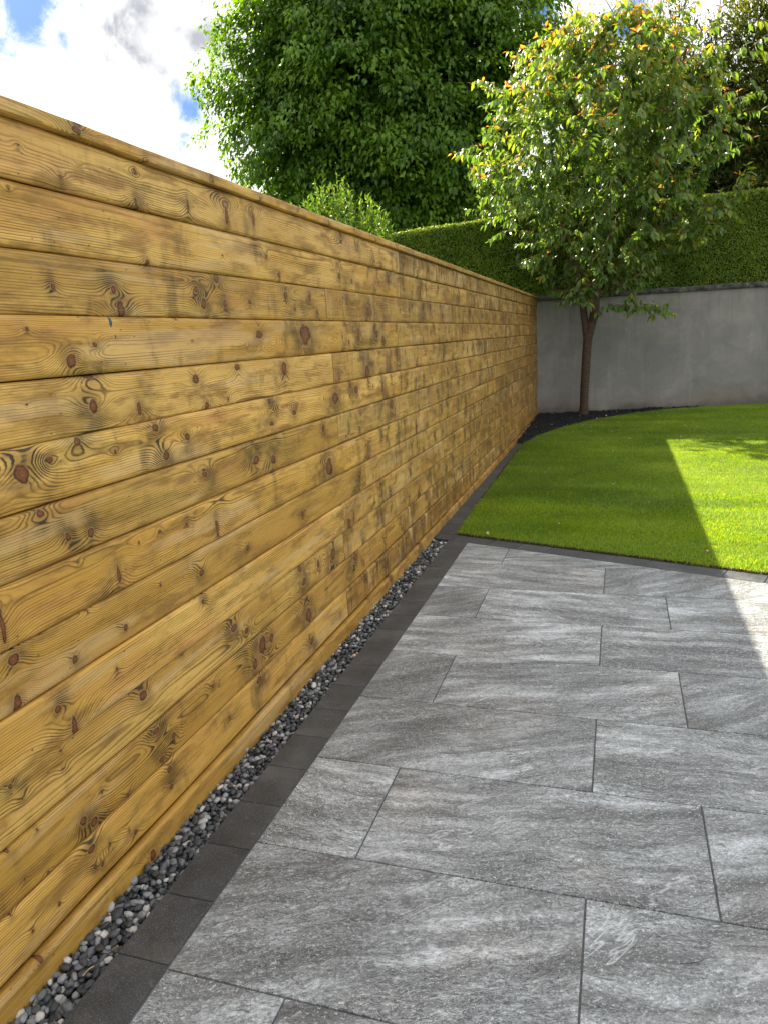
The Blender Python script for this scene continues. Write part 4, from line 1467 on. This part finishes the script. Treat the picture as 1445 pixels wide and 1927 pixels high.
# ---- generic crown tree
def crown_tree(name, label, base, centre, rad, nclump, nleaf, leafsize, mat_l, seed, LV=LEAF4_V, LF=LEAF4_F, front=0.7, droop=0.7, spread=0.33,
               trunk_r=0.22, shell=0.45, sub=0.25, tintf=None, cat='tree', barkm=None, group=None, shape=None, lump=0.12, stems=1, inner=0, frontdir=(0.25, -1.0, -0.05)):
    g = np.random.default_rng(seed)
    T0 = empty(name, base)
    tag(T0, label, cat, group)
    base = np.array(base, float); centre = np.array(centre, float); rad = np.array(rad, float)
    cl = []
    fd = np.array(frontdir); fd /= np.linalg.norm(fd)
    while len(cl) < nclump:
        u = g.normal(size=3); u /= np.linalg.norm(u)
        if u @ fd < -0.15 and g.random() < front: continue
        rf = 1 - shell * g.random() ** 1.6
        lm = 1 + lump * math.sin(3.1 * u[0] * 2 + seed) * math.cos(2.7 * u[2] * 2 + seed * .7) + 0.06 * g.normal()
        p = centre + u * rad * rf * lm
        if shape is not None and not shape(p, g): continue
        if p[2] < base[2] + 0.5: continue
        cl.append((p, u, rf))
    sk = Skel(g, max(0.3, rad.max() * 0.09), 0.05)
    for s_ in range(stems):
        off = g.normal(size=3) * 0.35 * (stems > 1); off[2] = 0
        H = centre[2] + rad[2] * 0.35
        sk.chain([base + off * (q / 7 + 0.3) + g.normal(size=3) * .03 * q ** .5 * [1, 1, 0] + np.array([(centre[0] - base[0]) * q / 7, (centre[1] - base[1]) * q / 7, (H - base[2]) * q / 7]) for q in range(8)])
    sel = [c[0] for c in cl]
    idx = g.permutation(len(sel))[:min(len(sel), 420)]
    tg = sorted([sel[i] for i in idx], key=lambda q: np.linalg.norm(q - sk.P[0]))
    sk.grow(tg, sk.P[1], 2, 0.6)
    R = sk.radii(0.012, 2.3)
    R = np.minimum(R, trunk_r)
    v, f = sk.mesh(R)
    nstem = 8 * stems
    st = Skel(g); st.P, st.par = sk.P[:nstem], sk.par[:nstem]
    sv, sf = st.mesh(np.maximum(R[:nstem], 0.02))
    build('trunk', sv - base, sf, barkm or BARKD, T0, True)
    Rb = R.copy(); Rb[:nstem] *= 0.7
    v, f = sk.mesh(Rb)
    b_ = build('branches', v - base, f, barkm or BARKD, T0, True); b_['kind'] = 'stuff'
    C = np.array([c[0] for c in cl]); U = np.array([c[1] for c in cl]); RF = np.array([c[2] for c in cl])
    # each clump: a shelf of drooping sprays running outwards
    per = nleaf
    n = len(C) * per
    ci = np.repeat(np.arange(len(C)), per)
    h = U.copy(); h[:, 2] = h[:, 2] * 0.35; h /= (np.linalg.norm(h, axis=1, keepdims=True) + 1e-9)
    side = np.cross(h, [0, 0, 1.]); side /= (np.linalg.norm(side, axis=1, keepdims=True) + 1e-9)
    a = g.uniform(-1, 1, n); b = g.uniform(-1, 1, n)
    sz = spread * g.uniform(.65, 1.3, len(C))[ci]
    P = C[ci] + h[ci] * (a * sz)[:, None] + side[ci] * (b * sz * .8 * (1 - .35 * a))[:, None]
    P[:, 2] += g.normal(size=n) * sz * .28 - (a + .4) ** 2 * sz * .38 * droop
    D = h[ci] * .55 + side[ci] * (b * .7)[:, None] + g.normal(size=(n, 3)) * .35
    D[:, 2] -= droop * g.uniform(.3, 1.2, n)
    Up = np.tile([0, 0, 1.], (n, 1)) + U[ci] * .5 + g.normal(size=(n, 3)) * .35
    s_ = leafsize * g.uniform(.7, 1.25, n)
    ct = g.normal(size=len(C)) * .19
    tt = np.clip(.45 + ct[ci] + g.normal(size=n) * .13, 0, 1)
    if tintf is not None: tt = tintf(P, tt, g)
    ni = inner
    if ni:
        u = g.normal(size=(ni, 3)); u /= np.linalg.norm(u, axis=1, keepdims=True)
        Pi = centre + u * rad * (g.random(ni) ** 0.4 * 0.84)[:, None]
        Pi = Pi[Pi[:, 2] > base[2] + 1.0]
        k_ = len(Pi)
        P = np.concatenate([P, Pi]); D = np.concatenate([D, g.normal(size=(k_, 3)) + [0, 0, -.5]])
        Up = np.concatenate([Up, g.normal(size=(k_, 3)) + [0.2, -.9, .4]]); s_ = np.concatenate([s_, leafsize * g.uniform(1.3, 2.4, k_)])
        tt = np.concatenate([tt, g.uniform(0, .5, k_)])
    V, F, T = inst(LV, LF, P - base, frames(D, Up, g), s_, tt)
    o = build('crown', V, F, mat_l, T0, False, {'tint': T}); o['kind'] = 'stuff'
    return T0


crown_tree('broadleaf_tree', 'huge dense dark green broadleaf tree rising above the timber fence', (-8.3, 31.5, 0), (-7.85, 31.5, 12.0), (6.7, 4.0, 7.2),
           1250, 66, 0.25, BROAD, 71, trunk_r=0.34, shell=0.34, spread=0.66, droop=1.0, lump=0.17, inner=22000, shape=lambda p, g: p[2] < 17.0 and p[2] > 4.2)
crown_tree('conifer_tree', 'tall yellow-green conifer at the right edge behind the hedge', (6.0, 23.0, 0), (6.0, 23.0, 5.6), (1.9, 1.7, 5.6),
           1900, 22, 0.17, CONIF, 72, LV=NARR_V, droop=-0.5, spread=0.30, trunk_r=0.16, shell=0.4, stems=1, lump=.16, inner=7000,
           tintf=lambda P, t_, g: np.clip(t_ + 0.10 * (P[:, 2] - 6) / 3, 0, 1))  # lighter towards the top: light from above put into the leaf tint
crown_tree('conifer_tree', 'low dark evergreen between the huge tree and the cherry, just above the hedge', (-1.0, 25.0, 0), (-1.0, 25.0, 3.6), (2.1, 1.4, 3.1),
           700, 18, 0.17, CONIF, 76, LV=NARR_V, droop=-0.3, spread=0.32, trunk_r=0.12, shell=0.5, inner=5000,
           tintf=lambda P, t_, g: np.clip(t_ - 0.12, 0, 1))
crown_tree('conifer_tree', 'dark evergreen hidden behind the middle of the cherry tree crown', (1.2, 24.0, 0), (1.2, 24.0, 4.7), (1.85, 1.4, 4.6),
           1000, 18, 0.17, CONIF, 75, LV=NARR_V, droop=-0.3, spread=0.30, trunk_r=0.14, shell=0.5, inner=6000,
           tintf=lambda P, t_, g: np.clip(t_ - 0.18, 0, 1))
crown_tree('conifer_tree', 'dark brown-green evergreen behind the right side of the cherry tree', (3.9, 23.2, 0), (3.8, 23.2, 4.7), (2.1, 1.5, 5.0),
           1000, 20, 0.17, CONIF, 73, LV=NARR_V, droop=-0.3, spread=0.30, trunk_r=0.14, shell=0.5, inner=7000,
           tintf=lambda P, t_, g: np.clip(t_ - 0.10, 0, 1))
crown_tree('slender_tree', 'thin sparse-leaved tree against the sky above the cherry', (2.6, 24.0, 0), (2.7, 24.0, 8.1), (2.6, 1.6, 3.1),
           700, 16, 0.09, CONIF, 74, LV=NARR_V, droop=0.1, spread=0.32, trunk_r=0.07, shell=0.9, stems=3,
           tintf=lambda P, t_, g: np.clip(t_ + 0.0, 0, 1))

# ---- leafy shrub showing above the fence
g = np.random.default_rng(81)
shrub = empty('leafy_shrub', (-1.9, 9.6, 0))
tag(shrub, 'light green shrub with upright narrow-leaved shoots poking above the fence', 'shrub')
SO = np.array([-1.9, 9.6, 0.0])
pos, dirs, scl, tint = [], [], [], []
VV, FF, off = [], [], 0
tops = [(560, 385), (575, 372), (590, 365), (603, 350), (612, 338), (625, 348), (638, 330), (650, 352), (662, 362), (675, 372), (690, 368), (700, 385), (712, 392), (722, 402), (735, 425), (570, 395), (600, 380), (585, 392), (640, 370), (660, 385), (625, 375), (690, 395), (680, 405), (710, 415)]
for (x, y) in tops * 3:
    Yk = 9.6 + g.uniform(-.45, .45)
    tp = px_on_y(x + g.normal() * 7, y + abs(g.normal()) * 14, Yk); tp = np.array([tp.x, tp.y, tp.z])
    b = np.array([-1.9 + (tp[0] + 1.9) * .35 + g.normal() * .1, 9.6 + g.normal() * .1, 0.0])
    mid = (b + tp) / 2 + np.array([(tp[0] + 1.9) * .25, 0, 0.15]) + g.normal(size=3) * .05
    Pq = [(1 - q) ** 2 * b + 2 * q * (1 - q) * mid + q * q * tp for q in np.linspace(0, 1, 12)]
    v, f = tube(Pq, np.linspace(.014, .002, 12), 4)
    VV.append(v - SO); FF.append(f + off); off += len(v)
    L = np.linalg.norm(tp - b)
    for q in np.arange(1.0, max(0.3, 1 - 1.7 / L), -0.035 / L * 1.0):
        k = q * 11; i0 = min(10, int(k)); p = Pq[i0] * (1 - (k - i0)) + Pq[i0 + 1] * (k - i0)
        ax = Pq[i0 + 1] - Pq[i0]; ax /= np.linalg.norm(ax)
        for _ in range(2):
            d_ = ax * .75 + g.normal(size=3) * .5
            pos.append(p - SO); dirs.append(d_); scl.append(g.uniform(.06, .10)); tint.append(np.clip(g.normal(.5, .2), 0, 1))
build('stems', np.concatenate(VV), np.concatenate(FF), TWIGM, shrub, True)['kind'] = 'stuff'
n = len(pos)
V, F, T = inst(LEAF4_V * np.array([.62, 1, 1]), LEAF4_F, np.array(pos), frames(np.array(dirs), np.tile([0, -.3, 1.], (n, 1)), g, .5), np.array(scl), np.array(tint))
build('foliage', V, F, SHRUBL, shrub, False, {'tint': T})['kind'] = 'stuff'

# ------------------------------------------------------------------ small things
g = np.random.default_rng(91)
leafmesh = None


def fallen(x, y, zf, size, label, group):
    global leafmesh
    if leafmesh is None:
        LV = LEAF8_V * np.array([1.3, 1, 2.2]); LV[:, 1] -= .5
        leafmesh = build('fallen_leaf', LV, LEAF8_F, PALE, None, False, {'tint': np.linspace(0, 1, 8)}, link=False).data
    o = bpy.data.objects.new('fallen_leaf', leafmesh)
    col.objects.link(o)
    z = float(zf(np.array([x]), np.array([y]))[0])
    o.matrix_world = Matrix.Translation((x, y, z)) @ Matrix.Rotation(g.uniform(0, 6.28), 4, 'Z') @ Matrix.Rotation(g.normal() * .35, 4, 'X') @ Matrix.Scale(size * 0.8, 4)
    tag(o, label, 'leaf', group)


for (x, y, s_) in ((1183, 826, .10), (1289, 803, .10), (1217, 817, .06), (1312, 805, .05), (1281, 822, .05), (1248, 799, .04), (1153, 847, .05), (1110, 806, .07),
                   (1112, 813, .06), (1162, 796, .07), (1196, 786, .06), (1238, 785, .05), (1132, 796, .05), (1154, 910, .06), (917, 1002, .06), (1050, 984, .04), (1330, 1034, .045), (1025, 888, .04), (992, 878, .04)):
    q = px_on_z(x, y, 0.04)
    lb = {(1183, 826): 'largest pale leaf on the shaded lawn, just beyond the corner of the sunlit patch', (1289, 803): 'pale curled leaf on the lawn near the right end of the planting bed',
          (917, 1002): 'pale leaf on the lawn corner nearest the timber fence and patio', (1330, 1034): 'pale leaf at the shaded lawn edge beside the sunlit patch'}.get((x, y), 'small pale dry leaf lying on the shaded lawn')
    fallen(q.x, q.y, lambda a, b: lawn_z(a, b) + 0.026, s_, lb, 'pale leaves fallen on the grass')
for (x, y, s_) in ((1037, 800, .08), (1139, 784, .08), (1160, 778, .07), (1122, 789, .05), (989, 808, .05), (1008, 805, .04), (986, 815, .05), (1067, 800, .05), (1091, 786, .05)):
    q = px_on_z(x, y, 0.06)
    fallen(q.x, q.y, lambda a, b: mul_z(a, b) + 0.02, s_, 'small pale dry leaf lying on the dark mulch', 'pale leaves fallen on the mulch')

# straw on the pebbles, dark twig on a slab
q0 = px_on_z(158, 1842, 0.0); q1 = px_on_z(178, 1824, 0.0)
mid = (q0 + q1) / 2
pts = [np.array([q0.x + (q1.x - q0.x) * k - mid.x, q0.y + (q1.y - q0.y) * k - mid.y, 0.008 + .004 * math.sin(3.1 * k)]) for k in np.linspace(0, 1, 8)]
v, f = tube(pts, [0.0014] * 8, 5)
o = build('straw', v, f, STRAWM, None, True, loc=(mid.x, mid.y, 0.004))
tag(o, 'golden piece of straw lying on the dark pebbles', 'straw')
pp = [px_on_z(x, y, 0.002) for (x, y) in ((1279, 1814), (1292, 1814), (1306, 1812), (1318, 1809), (1327, 1803))]
mid = sum(pp, Vector()) / len(pp)
v, f = tube([np.array([p.x - mid.x, p.y - mid.y, 0.0012]) for p in pp], [.0006, .0010, .0010, .0009, .0005], 5)
o = build('twig', v, f, BARKD, None, True, loc=(mid.x, mid.y, 0.0018))
tag(o, 'thin curved dark twig lying on a grey paving slab', 'twig')
tot = sum(len(o.data.polygons) for o in sc.objects if o.type == 'MESH')
print('POLYS', tot, 'leaves etc')
